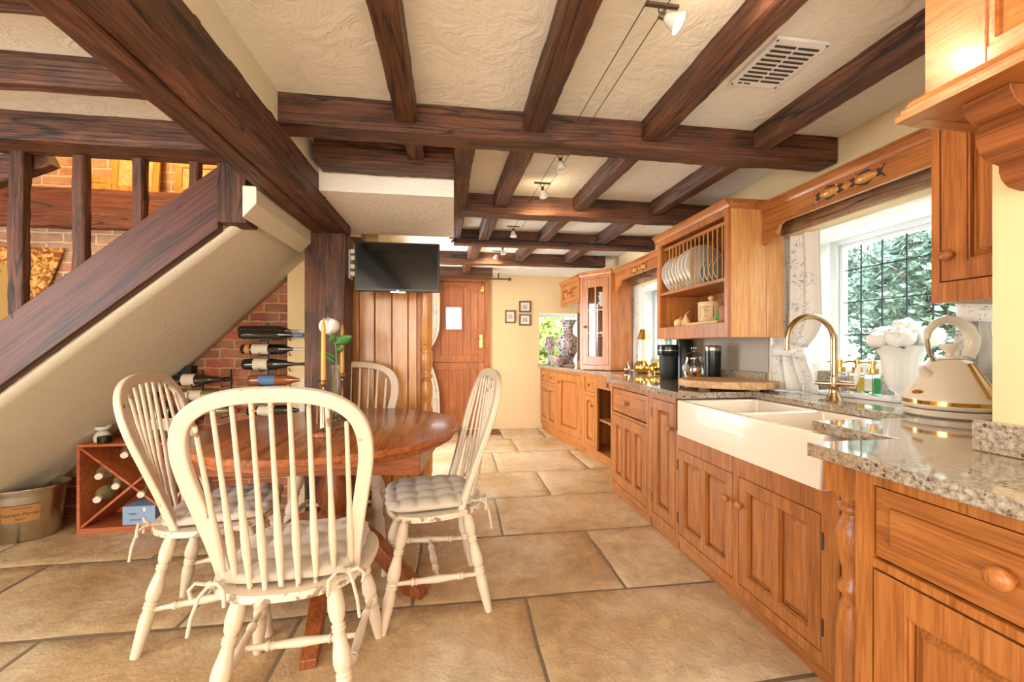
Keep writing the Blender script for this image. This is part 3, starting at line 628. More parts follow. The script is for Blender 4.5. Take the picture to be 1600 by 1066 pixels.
def drawer(parent, xf, u0, v0, u1, v1, kn=True, kr=.017):
    b = B(xf); g = .003; u0 += g; u1 -= g; v0 += g; v1 -= g
    b.box(u0, v0, -.02, u1, v1, -.008); raised(b, u0, v0, u1, v1, -.008, -.0045, .03)
    raised(b, u0+.034, v0+.034, u1-.034, v1-.034, -.0085, .0015, .004)
    d = b.build('drawer', MT['oaky'], parent, bevel=.0015)
    if kn: knob(d, xf, (u0+u1)/2, (v0+v1)/2, -.0, kr)
    return d
def carcass(parent, xf, L, top, bot, depth, openings, kick=.07, kr=.02, back=True, side0=True, side1=True, name='cabinet_frame'):
    """face frame with openings [(u0,v0,u1,v1)] in local face coords; fills everything else of the face"""
    b = B(xf); us = sorted(set([0, L]+[o[0] for o in openings]+[o[2] for o in openings]))
    for a, c in zip(us[:-1], us[1:]):
        cols = sorted([(o[1], o[3]) for o in openings if o[0] <= a+1e-6 and o[2] >= c-1e-6]); v = bot
        for (p, q) in cols:
            if p > v: b.box(a, v, -.022, c, p, 0)
            v = q
        if v < top: b.box(a, v, -.022, c, top, 0)
    o = b.build(name, MT['oakz'], parent, smooth=0)
    b = B(xf)
    if side0: b.box(0, bot, -depth, .018, top, -.022)
    if side1: b.box(L-.018, bot, -depth, L, top, -.022)
    b.box(.018, bot, -depth, L-.018, bot+.018, -.022); b.box(.018, bot+.018, -depth, L-.018, top, -depth+.01)
    b.build('cabinet_body', MT['oakz'], parent, smooth=0)
    if kick:
        b = B(xf); b.box(.002, 0, -depth, L-.002, bot-.001, -kr); b.build('plinth', MT['oaky'], parent, smooth=0)
    return o
def base(name, label, O, U, N): return T(name, label, 'cabinet', (O[0], O[1], 0)), frame((O[0], O[1], 0), U, N)
# ------------------------------------------------------------------ base cabinets, right hand run (u runs towards the camera)
# sink unit
t, xf = base('sink_cabinet', 'oak base cabinet under the white double sink with two panelled doors', (1.28, 2.225), (0,-1,0), (-1,0,0))
carcass(t, xf, 1.02, .70, .07, .52, [(.026, .11, .49, .60), (.525, .11, .951, .60)], kr=.02)
door(t, xf, .026, .11, .49, .60, 2, kn=(.462, .475), hinge=.020)
door(t, xf, .525, .11, .951, .60, 2, kn=(.553, .475), hinge=.957)
# narrow cupboard
t, xf = base('narrow_cabinet', 'narrow tall-doored oak base cabinet directly left of the sink', (1.28, 2.565), (0,-1,0), (-1,0,0))
carcass(t, xf, .335, .895, .07, .52, [(.055, .115, .325, .855)])
door(t, xf, .055, .115, .325, .855, 1, kn=(.29, .70), hinge=.049, st=.06)
# three panel drawer unit
t, xf = base('drawer_cabinet', 'oak base cabinet with one drawer over a three panel door, left of the narrow cupboard', (1.28, 3.225), (0,-1,0), (-1,0,0))
carcass(t, xf, .655, .895, .07, .52, [(.03, .665, .635, .86), (.03, .10, .635, .645)])
drawer(t, xf, .03, .67, .635, .855, kr=.018)
door(t, xf, .03, .10, .635, .645, 3, st=.07)
# near unit with turned corner column
t, xf = base('peninsula_cabinet', 'large oak base cabinet nearest the camera with drawer and turned corner column', (.985, .885), (0,-1,0), (-1,0,0))
carcass(t, xf, 1.5, .895, .06, .32, [(.04, .688, .53, .862), (.04, .10, .53, .668), (.60, .688, 1.09, .862), (.60, .10, 1.09, .668)])
drawer(t, xf, .04, .69, .53, .86, kr=.020); door(t, xf, .04, .10, .53, .666, 1, kn=(.30, .545), st=.07, kr=.021)
drawer(t, xf, .60, .69, 1.09, .86, kr=.020); door(t, xf, .60, .10, 1.09, .666, 1, kn=(.64, .545), st=.07, kr=.021)
cp = [(.030,.06),(.036,.08),(.030,.10),(.040,.14),(.037,.30),(.0405,.42),(.039,.50),(.036,.535),(.027,.560),(.037,.575),(.040,.60),(.037,.625),(.030,.66),(.026,.665),(.036,.672),(.0405,.70),(.040,.73),(.034,.755),(.022,.77),(.034,.778),(.034,.792),(.022,.80)]
cp = [(.028,.06),(.036,.08),(.036,.12),(.030,.14),(.038,.20),(.042,.32),(.041,.43),(.034,.50),(.024,.53),(.037,.545),(.037,.555),(.025,.575),(.026,.60),(.036,.64),(.043,.685),(.040,.715),(.026,.74),(.024,.748),(.036,.757),(.036,.768),(.026,.776),(.030,.79),(.030,.80)]
b = B(); b.lathe(cp, (1.045, .942, 0), n=28); b.build('turned_column', MT['oakz'], t, smooth=60)
b = B(); b.box(1.0, .885, .80, 1.27, .99, .895); b.box(1.0, .885, .03, 1.27, .99, .06); b.box(1.27, .885, .06, 1.285, 1.19, .895); b.build('column_apron', MT['oakz'], t, bevel=.003)
b = B(); b.box(1.285, .9, .06, 1.30, 1.20, .895); b.build('end_panel', MT['oakz'], t)
# far units: open shelf, corner door, two door
def angled(name, label, A, Bp, depth, openings, drs, **k):
    A = Vector((A[0], A[1], 0)); Q = Vector((Bp[0], Bp[1], 0)); U = (Q-A).normalized(); N = U.cross(Vector((0,0,1))); L = (Q-A).length
    t = T(name, label, 'cabinet', A); xf = frame(A, U, N)
    carcass(t, xf, L, .895, .085, depth, openings(L) if callable(openings) else openings, **k)
    return t, xf, L
P3, P2, P1, P0 = (1.52, 3.30), (1.425, 4.40), (1.285, 5.06), (1.245, 5.82)
t, xf, L = angled('open_shelf_cabinet', 'set-back oak base cabinet with an open shelved bay and pierced flower above it', P2, P3, .30, lambda L: [(.04, .70, .30, .85), (.04, .13, .30, .66), (.36, .115, .86, .76), (.93, .70, 1.06, .86), (.93, .13, 1.06, .67)], None)
drawer(t, xf, .04, .70, .30, .85, kr=.016); door(t, xf, .04, .13, .30, .66, 1, kn=(.25, .56), st=.05, kr=.016)
drawer(t, xf, .93, .70, 1.06, .86, kr=.014); door(t, xf, .93, .13, 1.06, .67, 1, kn=(.95, .58), st=.035, kr=.014)
b = B(xf); b.box(.34, .42, -.29, .88, .44, -.03); b.build('shelf', MT['oaky'], t)
b = B(xf); b.lathe([(0,0),(.022,0),(.022,.002),(0,.002)], (.60, .81, 0), (0,0,1), 14)
for k in range(4):
    a = pi/4+k*pi/2; b.lathe([(0,0),(.010,0),(.010,.002),(0,.002)], (.60+.038*cos(a), .81+.03*sin(a), 0), (0,0,1), 3)
b.build('pierced_flower', MT['slots'], t)
shelf_t = xf
t, xf, L = angled('corner_cabinet', 'angled oak base cabinet with one large panelled door, near the far wall', P1, P2, .30, lambda L: [(.05, .13, .62, .86)], None)
door(t, xf, .05, .13, .62, .86, 1, kn=(.09, .74), hinge=.626, st=.08, kr=.018)
t, xf, L = angled('end_cabinet', 'farthest oak base cabinet with two small drawers over two doors', P0, P1, .30, lambda L: [(.03, .70, .37, .85), (.39, .70, .73, .85), (.03, .13, .37, .67), (.39, .13, .73, .67)], None)
drawer(t, xf, .03, .70, .37, .85, kr=.016); drawer(t, xf, .39, .70, .73, .85, kr=.016)
door(t, xf, .03, .13, .37, .67, 1, kn=(.33, .58), st=.06, kr=.015); door(t, xf, .39, .13, .73, .67, 1, kn=(.43, .58), st=.06, kr=.015)
for i, (u, z, h, r, lb) in enumerate([(.70, .44, .17, .06, 'dark round tin on the upper part of the open shelf'), (.68, .103, .24, .075, 'tall dark round tin at the bottom of the open shelf')]):
    p = shelf_t @ Vector((u, z+.001, -.15)); b = B(); b.lathe([(0,0),(r,0),(r,h),(r*.9,h+.01),(0,h+.01)], p, n=20); tag(b.build('storage_tin', MT['matt_black']), lb, 'tin')

# ------------------------------------------------------------------ worktop and sink
poly = [(.945,-.62),(.945,.985),(1.237,.985),(1.237,1.27),(1.68,1.27),(1.68,2.115),(1.25,2.115),(1.25,3.27),(1.475,3.40),(1.47,3.7),(1.385,4.39),(1.25,5.04),(1.205,YF-.002),(1.855,YF-.002),(1.855,4.345),(2.195,4.345),(2.195,3.125),(1.855,3.125),(1.855,2.195),(2.195,2.195),(2.195,1.175),(1.855,1.175),(1.855,.835),(1.305,.835),(1.305,-.62)]
b = B(); b.prism(poly, .895, .93, lambda p, q, h: (p, q, h)); o = b.build('worktop', MT['granite'], bevel=.004, smooth=20)
tag(o, 'polished speckled granite worktop running the whole length of the window wall', 'worktop')
bm = bmesh.new(); bm.from_mesh(o.data); bmesh.ops.triangulate(bm, faces=[f for f in bm.faces if len(f.verts) > 4]); bm.to_mesh(o.data); bm.free()
b = B()
b.box(1.285, -.6, .9305, 1.309, .855, 1.006); tag(b.build('granite_upstand', MT['granite'], bevel=.003), 'brown granite upstand at the foot of the yellow chimney wall', 'upstand')
b = B(); b.box(2.178, 1.178, .9305, 2.199, 2.192, 1.04); tag(b.build('granite_upstand', MT['granite'], bevel=.002), 'granite upstand under the window behind the tap', 'upstand')
b = B(); b.box(1.835, 2.21, .9305, 1.859, 3.11, 1.03); tag(b.build('granite_upstand', MT['granite'], bevel=.002), 'granite upstand behind the chopping board under the plate rack', 'upstand')
struct(B().box(1.852, 2.198, 1.031, 1.8595, 3.115, 1.245).build('trim_3', MT['splash']))
def sinkmesh():
    x0, x1, y0, y1, zb, zt = 1.22, 1.70, 1.21, 2.112, .705, .893; t_ = .028
    X = [x0, x0+t_, x1-t_, x1]; Y = [y0, y0+t_+.02, 1.665-.012, 1.665+.012, y1-t_-.02, y1]; b = B(); fz = .725
    for i in range(3):
        for j in range(5):
            a = (X[i], Y[j]); c = (X[i+1], Y[j+1])
            if i == 1 and j in (1, 3):
                b.add([(a[0],a[1],zt),(c[0],a[1],zt),(c[0],c[1],zt),(a[0],c[1],zt),(a[0]+.02,a[1]+.02,fz),(c[0]-.02,a[1]+.02,fz),(c[0]-.02,c[1]-.02,fz),(a[0]+.02,c[1]-.02,fz)],
                      [(0,1,5,4),(1,2,6,5),(2,3,7,6),(3,0,4,7),(4,5,6,7)])
            else: b.add([(a[0],a[1],zt),(c[0],a[1],zt),(c[0],c[1],zt),(a[0],c[1],zt)], [(0,1,2,3)])
    for i in range(3): b.add([(X[i],y0,zt),(X[i+1],y0,zt),(X[i+1],y0,zb),(X[i],y0,zb)], [(0,1,2,3)]); b.add([(X[i],y1,zt),(X[i+1],y1,zt),(X[i+1],y1,zb),(X[i],y1,zb)], [(0,1,2,3)])
    for j in range(5): b.add([(x0,Y[j],zt),(x0,Y[j+1],zt),(x0,Y[j+1],zb),(x0,Y[j],zb)], [(0,1,2,3)]); b.add([(x1,Y[j],zt),(x1,Y[j+1],zt),(x1,Y[j+1],zb),(x1,Y[j],zb)], [(0,1,2,3)])
    b.add([(x0,y0,zb),(x1,y0,zb),(x1,y1,zb),(x0,y1,zb)], [(0,1,2,3)])
    return b
o = sinkmesh().build('butler_sink', MT['sink'])
bm = bmesh.new(); bm.from_mesh(o.data); bmesh.ops.remove_doubles(bm, verts=bm.verts, dist=1e-5); bmesh.ops.recalc_face_normals(bm, faces=bm.faces); bm.to_mesh(o.data); bm.free()
md = o.modifiers.new('bevel', 'BEVEL'); md.width = .009; md.segments = 4; md.limit_method = 'ANGLE'; md.angle_limit = radians(30); md.harden_normals = True
o.data.set_sharp_from_angle(angle=pi)
tag(o, 'big white fireclay double bowl sink with a deep flat front', 'sink')

# ------------------------------------------------------------------ wall cabinets
def crown(b, pts_out, z, d=.035, h=.05):
    pass
def cornice(parent, A, Bp, zt, N, h=.045, d=.03, name='cornice', mat=None, ext=0):
    """stepped moulding along A-B, projecting along N"""
    A = Vector((A[0], A[1], 0)); Q = Vector((Bp[0], Bp[1], 0)); U = (Q-A).normalized(); xf = frame(A-U*ext, U, N); L = (Q-A).length+2*ext
    prof = [(0,0),(.006,0),(.008,h*.25),(d*.45,h*.45),(d*.8,h*.62),(d*.82,h*.72),(d,h*.74),(d,h),(0,h)]
    b = B(xf); b.prism([(p, q+zt-h) for p, q in prof], 0, L, lambda p, q, hh: (hh, q, p)); return b.build(name, mat or MT['oaky'], parent, smooth=30)
# plate rack
t = T('plate_rack_cabinet', 'oak wall cabinet with open plate rack above a display shelf', 'cabinet', (1.685, 2.49, 1.24))
X0, X1, Y0, Y1, Z0, Z1 = 1.51, 1.852, 2.09, 2.89, 1.24, 1.975
b = B(); b.box(X0, Y0, Z0, X0+.022, Y0+.03, Z1); b.box(X0, Y1-.035, Z0, X0+.022, Y1, Z1); b.box(X0, Y0+.03, Z0, X0+.022, Y1-.035, Z0+.085); b.box(X0, Y0+.03, 1.925, X0+.022, Y1-.035, Z1)
b.build('cabinet_frame', MT['oakz'], t, bevel=.002)
b = B(); b.box(X0+.022, Y1-.02, Z0, X1, Y1, Z1); b.box(X0+.022, Y0+.018, Z0+.01, X1, Y1-.02, Z0+.085); b.box(X1-.012, Y0+.018, Z0+.085, X1, Y1-.02, Z1); b.box(X0+.022, Y0+.018, Z1-.02, X1-.012, Y1-.02, Z1); b.build('cabinet_body', MT['oakz'], t)
b = B()
for k in range(3):
    a = X0+.0225+k*.11; b.box(a, Y0, Z0, a+.108, Y0+.018, Z1)
b.build('side_board', MT['paleoak'], t, bevel=.003)
b = B(); b.box(X0+.008, Y0+.02, 1.56, X1-.012, Y1-.02, 1.58); b.build('shelf', MT['oaky'], t, bevel=.002)
b = B(); b.box(X0+.03, Y0+.02, 1.888, X0+.05, Y1-.02, 1.908); b.box(X1-.08, Y0+.02, 1.75, X1-.06, Y1-.02, 1.77); b.build('rack_rail', MT['oaky'], t)
for k in range(15):
    y = Y0+.055+k*.0455
    b = B(); b.tube([(X0+.04, y, 1.579), (X0+.04, y, 1.892)], .0036, 8); b.build('dowel', MT['goldoak'], t)
cornice(t, (X0, Y1), (X0, Y0), 2.005, (-1,0,0), ext=.02); cornice(t, (X0, Y0), (1.73, Y0), 2.005, (0,-1,0), ext=0)
# plates
pp = [(0,0),(.055,0),(.06,.004),(.095,.012),(.125,.017),(.127,.020),(.124,.021),(.09,.016),(.058,.008),(0,.007)]
def plate(y, r, mat, label, group):
    b = B(); k = r/.127; b.lathe([(a*k, z) for a, z in pp], (0,0,0), (0,1,0), 36); b.cur = 1; b.lathe([(.121*k,.0205),(.128*k,.0175),(.1295*k,.0215),(.122*k,.0225)], (0,0,0), (0,1,0), 36); o = b.build('plate', [mat, MT['ceramic']], origin=(0,0,-r), smooth=50)
    o.location = (X0+.155, y, 1.581); o.rotation_euler = (radians(-7), 0, 0); tag(o, label, 'plate', group); return o
ordn = ['first','second','third','fourth','fifth','sixth','seventh','eighth']
y = 2.80
for k in range(8):
    r = .138 if k < 5 else .146
    plate(y-k*.0455+.008, r, MT['plate'], 'large cream plate standing in the rack, %s from the left' % ordn[k], 'large plates in the rack')
for k in range(4):
    plate(y-(9+k)*.0455+.036, .085, MT['plategrey'], 'small grey plate standing in the rack, %s of the small ones from the left' % ordn[k], 'small plates in the rack')
# pelmets
def pelmet(name, label, x, ya, yb, z0, z1, carve, scl=True, N=(-1,0,0), xb=None):
    xb = x if xb is None else xb
    A = Vector((x, ya, 0)); Q = Vector((xb, yb, 0)); U = (Q-A).normalized(); Nn = U.cross(Vector((0,0,1))); L = (Q-A).length
    t = T(name, label, 'pelmet', ((x+xb)/2, (ya+yb)/2, z0)); xf = frame(A, U, Nn)
    sc = [(0, z0-.095), (.03, z0-.09), (.055, z0-.078), (.07, z0-.06), (.10, z0-.052), (.115, z0-.03), (.12, z0-.012), (.145, z0)]
    poly = ([(0, z1)]+sc+([(L-p, q) for p, q in sc[::-1]] if scl == 2 else [(L, z0)])+[(L, z1)])
    b = B(xf); b.prism(poly, -.02, 0, lambda p, q, h: (p, q, h)); b.build('pelmet_board', MT['oaky'], t, bevel=.0015)
    cornice(t, (x, ya), (xb, yb), z1+.03, Nn)
    # carved quatrefoil strip
    cu, cv = carve
    b = B(xf); b.add([(cu-.17, cv-.03, .0008),(cu-.125, cv-.012, .0008),(cu-.09, cv-.034, .0008),(cu, cv-.012, .0008),(cu+.09, cv-.034, .0008),(cu+.125, cv-.012, .0008),(cu+.17, cv-.03, .0008),(cu+.15, cv, .0008),(cu+.17, cv+.03, .0008),(cu+.125, cv+.012, .0008),(cu+.09, cv+.034, .0008),(cu, cv+.012, .0008),(cu-.09, cv+.034, .0008),(cu-.125, cv+.012, .0008),(cu-.17, cv+.03, .0008),(cu-.15, cv, .0008)], [tuple(range(16))])
    b.build('carved_recess', MT['slots'], t, smooth=0)
    b = B(xf)
    for du in (-.085, .085): b.lathe([(0,0),(.05,.001),(.05*.8,.010),(.05*.45,.0155),(0,.017)], (cu+du, cv, .0008), (0,0,1), 20, sx=1, sy=.42)
    b.add([(cu-.028,cv,.001),(cu,cv-.02,.001),(cu+.028,cv,.001),(cu,cv+.02,.001),(cu,cv,.015)], [(0,1,4),(1,2,4),(2,3,4),(3,0,4)])
    for du, dv in ((-.15,-.022),(-.15,.022),(-.045,-.022),(-.045,.022),(.045,-.022),(.045,.022),(.15,-.022),(.15,.022)):
        b.lathe([(0,0),(.011,.0),(.007,.008),(0,.010)], (cu+du, cv+dv, .0008), (0,0,1), 3)
    b.build('carved_bosses', MT['goldoak'], t, smooth=50)
    return t, xf
pelmet('window_pelmet', 'large oak pelmet with carved bosses above the sink window', 1.72, 2.085, 1.17, 1.85, 1.955, (.50, 1.902))
pelmet('window_pelmet', 'smaller oak pelmet with carved bosses above the middle window', 1.66, 4.06, 2.895, 1.85, 1.945, (.55, 1.895), scl=2, xb=1.66)
# right wall cabinet
t = T('wall_cabinet', 'oak wall cabinet with a raised panel door and knob, right of the sink window', 'cabinet', (1.72, 1.0, 1.335)); xf = frame((1.60, 1.172, 0), (0,-1,0), (-1,0,0))
carcass(t, xf, .337, 2.0, 1.335, .25, [(.023, 1.40, .337, 1.97)], kick=0, side0=True)
door(t, xf, .023, 1.40, .335, 1.97, 1, kn=(.056, 1.485), st=.068, kr=.017, rail=.06)
# corner glass cabinet (far)
A = (1.39, 4.40); Q = (1.63, 4.09)
t = T('glazed_corner_cabinet', 'tall oak corner cabinet with a six pane glass door standing on the worktop', 'cabinet', ((A[0]+1.8)/2, 4.3, .935)); U = (Vector(Q)-Vector(A)).to_3d(); L = U.length; U.normalize(); N = U.cross(Vector((0,0,1))); xf = frame((A[0], A[1], 0), U, N)
b = B(xf); b.box(0, .935, -.02, .035, 1.975, 0); b.box(L-.035, .935, -.02, L, 1.975, 0); b.box(.035, .935, -.02, L-.035, .985, 0); b.box(.035, 1.92, -.02, L-.035, 1.975, 0); b.build('cabinet_frame', MT['oakz'], t, bevel=.002)
b = B(); poly = [(A[0]+.01, A[1]+.008), (1.85, 4.46), (1.85, 4.09), (Q[0]+.008, Q[1]+.01)]
b.prism(poly, .937, .955, lambda p, q, h: (p, q, h)); b.prism(poly, 1.955, 1.975, lambda p, q, h: (p, q, h)); b.prism([(A[0]+.0,A[1]+.015),(A[0]+.015,A[1]-.0),(1.85,4.44),(1.85,4.46)], .955, 1.955, lambda p, q, h: (p, q, h))
b.prism([(Q[0]+.005,Q[1]),(1.85,4.085),(1.85,4.10),(Q[0],Q[1]+.015)], .955, 1.955, lambda p, q, h: (p, q, h)); b.box(1.845, 4.10, .955, 1.853, 4.45, 1.955); b.build('cabinet_body', MT['oakz'], t, smooth=0)
for z in (1.30, 1.62):
    b = B(); b.prism([(A[0]+.03, A[1]+.01), (1.84, 4.43), (1.84, 4.11), (Q[0]+.02, Q[1]+.03)], z-.01, z, lambda p, q, h: (p, q, h)); b.build('shelf', MT['oaky'], t, smooth=0)
b = B(xf); d0, d1, e0, e1 = .037, L-.037, .988, 1.918; s_ = .068
b.box(d0, e0, -.016, d0+s_, e1, .002); b.box(d1-s_, e0, -.016, d1, e1, .002); b.box(d0+s_, e0, -.016, d1-s_, e0+.09, .002); b.box(d0+s_, e1-.09, -.016, d1-s_, e1, .002)
dr = b.build('glazed_door', MT['oakz'], t, bevel=.002); b = B(xf); uc = (d0+d1)/2
b.box(uc-.006, e0+.09, -.012, uc+.006, e1-.09, .001)
for z in (1.33, 1.58): b.box(d0+s_, z-.006, -.012, d1-s_, z+.006, .001)
b.build('glazing_bar', MT['goldoak'], dr); b = B(xf); b.box(d0+s_, e0+.09, -.010, d1-s_, e1-.09, -.007); b.build('glass_pane', MT['glass'], dr, smooth=0); knob(dr, xf, d0+.03, 1.40, .002, .015)
cornice(t, A, Q, 2.0, N, ext=.01)
# small upper cabinet
A2, Q2 = (1.345, 5.06), (1.385, 4.41)
t = T('small_wall_cabinet', 'small high oak wall cabinet with two little panelled doors by the far wall', 'cabinet', (1.6, 4.75, 1.66)); U = (Vector(Q2)-Vector(A2)).to_3d(); L = U.length; U.normalize(); N = U.cross(Vector((0,0,1))); xf = frame((A2[0], A2[1], 0), U, N)
carcass(t, xf, L, 1.95, 1.68, .43, [(.02, 1.71, .315, 1.93), (.33, 1.71, .63, 1.93)], kick=0)
door(t, xf, .02, 1.71, .315, 1.93, 1, kn=(.285, 1.82), st=.05, kr=.013); door(t, xf, .33, 1.71, .63, 1.93, 1, kn=(.36, 1.82), st=.05, kr=.013)
cornice(t, A2, Q2, 1.985, N, ext=0)
# narrow panel under the small wall cabinet, beside the glazed cabinet
xf = frame((1.50, 4.485, 0), (.6, -.05, 0), (-.08, -1, 0)); t = T('spice_cupboard', 'slim oak panelled cupboard standing on the worktop beside the glazed corner cabinet', 'cabinet', (1.62, 4.6, .932))
b = B(); b.box(1.46, 4.50, .932, 1.80, 4.75, 1.665); b.build('cabinet_body', MT['oakz'], t, bevel=.003)
b = B(); b.box(1.452, 4.53, .97, 1.46, 4.72, 1.63); b.build('door', MT['oakz'], t, bevel=.003); b = B(); b.box(1.448, 4.57, 1.02, 1.452, 4.68, 1.58); b.build('dark_panel', MT['slots'], t)

# cooker mantle
t = T('cooker_mantle', 'golden oak cooker hood mantle with panels at the top right corner', 'mantle', (1.12, .3, 1.733)); xf = frame((1.12, .835, 0), (0,-1,0), (-1,0,0))
b = B(xf); b.box(0, 1.78, -.18, 1.3, 2.14, -.02); b.box(0, 1.78, -.02, .115, 2.14, 0); b.box(.115, 1.78, -.02, 1.3, 1.825, 0); b.box(.115, 2.09, -.02, 1.3, 2.14, 0); b.box(.60, 1.825, -.02, .72, 2.09, 0)
b.build('mantle_frame', MT['oaky'], t, bevel=.002)
for u0, u1 in ((.115, .60), (.72, 1.3)):
    b = B(xf); raised(b, u0+.012, 1.837, u1-.012, 2.078, -.016, -.004, .04)
    m = .012
    b.box(u0, 1.825, -.02, u0+m, 2.09, -.004); b.box(u1-m, 1.825, -.02, u1, 2.09, -.004); b.box(u0+m, 1.825, -.02, u1-m, 1.825+m, -.004); b.box(u0+m, 2.09-m, -.02, u1-m, 2.09, -.004)
    b.build('panel', MT['oaky'], t, smooth=0)
xf2 = frame((1.12, .835, 0), (0,-1,0), (-1,0,0)); prof = [(0,1.735),(.045,1.735),(.045,1.75),(.03,1.757),(.028,1.767),(.012,1.778),(.008,1.79),(0,1.79)]
b = B(xf2); b.prism(prof, -.03, 1.3, lambda p, q, h: (h, q, p)); b.build('bottom_moulding', MT['oaky'], t, smooth=30)
b = B(); b.box(1.12, .835, 1.735, 1.31, .872, 1.752); b.box(1.12, .835, 1.752, 1.31, .852, 1.785); b.build('bottom_moulding', MT['oakx'], t, bevel=.003)
b = B(); b.box(1.121, -.46, 1.737, 1.308, .834, 1.78); b.build('underside_board', MT['oaky'], t)
cornice(t, (1.12, .86), (1.12, -.46), 2.17, (-1,0,0), h=.05, d=.035)
# scrolled corbel (profile in x-z, thickness in y)
arc = lambda cx, cz, r, a0, a1, n=10: [(cx+r*cos(radians(a0+(a1-a0)*k/n)), cz+r*sin(radians(a0+(a1-a0)*k/n))) for k in range(n+1)]
pr = [(1.309, 1.7365), (1.139, 1.7365), (1.141, 1.725), (1.150, 1.708), (1.166, 1.695), (1.184, 1.689), (1.178, 1.672), (1.178, 1.65), (1.188, 1.628), (1.206, 1.612), (1.243, 1.604), (1.243, 1.588), (1.25, 1.572), (1.268, 1.557), (1.309, 1.549)]
for nm, yy, lb in (('corbel', .735, 'scrolled dark oak corbel under the mantle at the top right'),):
    b = B(); b.prism(pr, yy-.042, yy+.042, lambda p, q, h: (p, h, q)); tag(b.build(nm, MT['corbel'], bevel=.002, smooth=30), lb, 'corbel')

# ------------------------------------------------------------------ windows
def window(n, y0, y1, z0, z1, x, verts, hors, mull=None):
    o = bpy.data.objects.new('window_%d' % n, None); C.objects.link(o); o.location = (x, (y0+y1)/2, z0); o['kind'] = 'structure'; OFF[o.name] = Vector(o.location)
    b = B(); f = .045
    b.box(x-.02, y0, z0, x+.05, y0+f, z1); b.box(x-.02, y1-f, z0, x+.05, y1, z1); b.box(x-.02, y0+f, z0, x+.05, y1-f, z0+f); b.box(x-.02, y0+f, z1-f, x+.05, y1-f, z1)
    if mull: b.box(x-.02, mull-.03, z0+f, x+.05, mull+.03, z1-f)
    b.build('window_frame', MT['upvc'], o, bevel=.004)
    b = B(); g = .022; a0, a1, c0, c1 = y0+f, y1-f, z0+f, z1-f
    segs = [(a0, a1)] if not mull else [(a0, mull-.03), (mull+.03, a1)]
    for p, q in segs:
        b.box(x+.0, p, c0, x+.035, p+g, c1); b.box(x, q-g, c0, x+.035, q, c1); b.box(x, p+g, c0, x+.035, q-g, c0+g); b.box(x, p+g, c1-g, x+.035, q-g, c1)
    b.build('sash', MT['upvc'], o, bevel=.003)
    b = B(); b.box(x+.014, a0+.005, c0+.005, x+.018, a1-.005, c1-.005); b.build('glass_pane', MT['glass'], o, smooth=0)
    b = B()
    for v in verts: b.box(x+.009, v-.0035, c0+g, x+.013, v+.0035, c1-g)
    for h in hors: b.box(x+.010, a0+g, h-.0032, x+.0125, a1-g, h+.0032)
    b.build('lead_came', MT['lead'], o, smooth=0)
window(1, 1.24, 2.165, 1.045, 1.825, 2.25, [1.997, 1.883, 1.764, 1.649, 1.535, 1.42], [1.628, 1.441, 1.254])
window(2, 3.45, 4.34, 1.045, 1.80, 2.25, [4.22, 4.13, 4.04, 3.82, 3.73, 3.64], [1.62, 1.44, 1.25], 3.93)
window(3, -.11, .12, 1.42, 1.75, 0, [], []) if False else None
o = bpy.data.objects.new('window_3', None); C.objects.link(o); o.location = (1.54, YF+.3, .93); o['kind'] = 'structure'; OFF[o.name] = Vector(o.location)
b = B(); b.box(1.237, YF+.27, .906, 1.27, YF+.31, 1.66); b.box(1.82, YF+.27, .906, 1.851, YF+.31, 1.66); b.box(1.27, YF+.27, .906, 1.82, YF+.31, .935); b.box(1.27, YF+.27, 1.63, 1.82, YF+.31, 1.66); b.build('window_frame', MT['upvc'], o, bevel=.003)
b = B(); b.box(1.265, YF+.288, .93, 1.825, YF+.292, 1.635); b.build('glass_pane', MT['glass'], o, smooth=0)
# garden door glazing in the far left wall
o = bpy.data.objects.new('window_4', None); C.objects.link(o); o.location = (-.75, 4.5, .12); o['kind'] = 'structure'; OFF[o.name] = Vector(o.location)
b = B(); b.box(-.78, 3.95, .12, -.72, 4.01, 1.95); b.box(-.78, 4.99, .12, -.72, 5.05, 1.95); b.box(-.78, 4.01, .12, -.72, 4.99, .19); b.box(-.78, 4.01, 1.89, -.72, 4.99, 1.95); b.box(-.78, 4.47, .19, -.72, 4.53, 1.89); b.build('window_frame', MT['upvc'], o, bevel=.003)
struct(B().box(1.842, 1.175, 1.816, 2.0, 2.198, 1.99).build('trim_4', MT['lintel']))
struct(B().box(1.842, 3.125, 1.816, 2.0, 4.345, 1.99).build('trim_5', MT['lintel']))

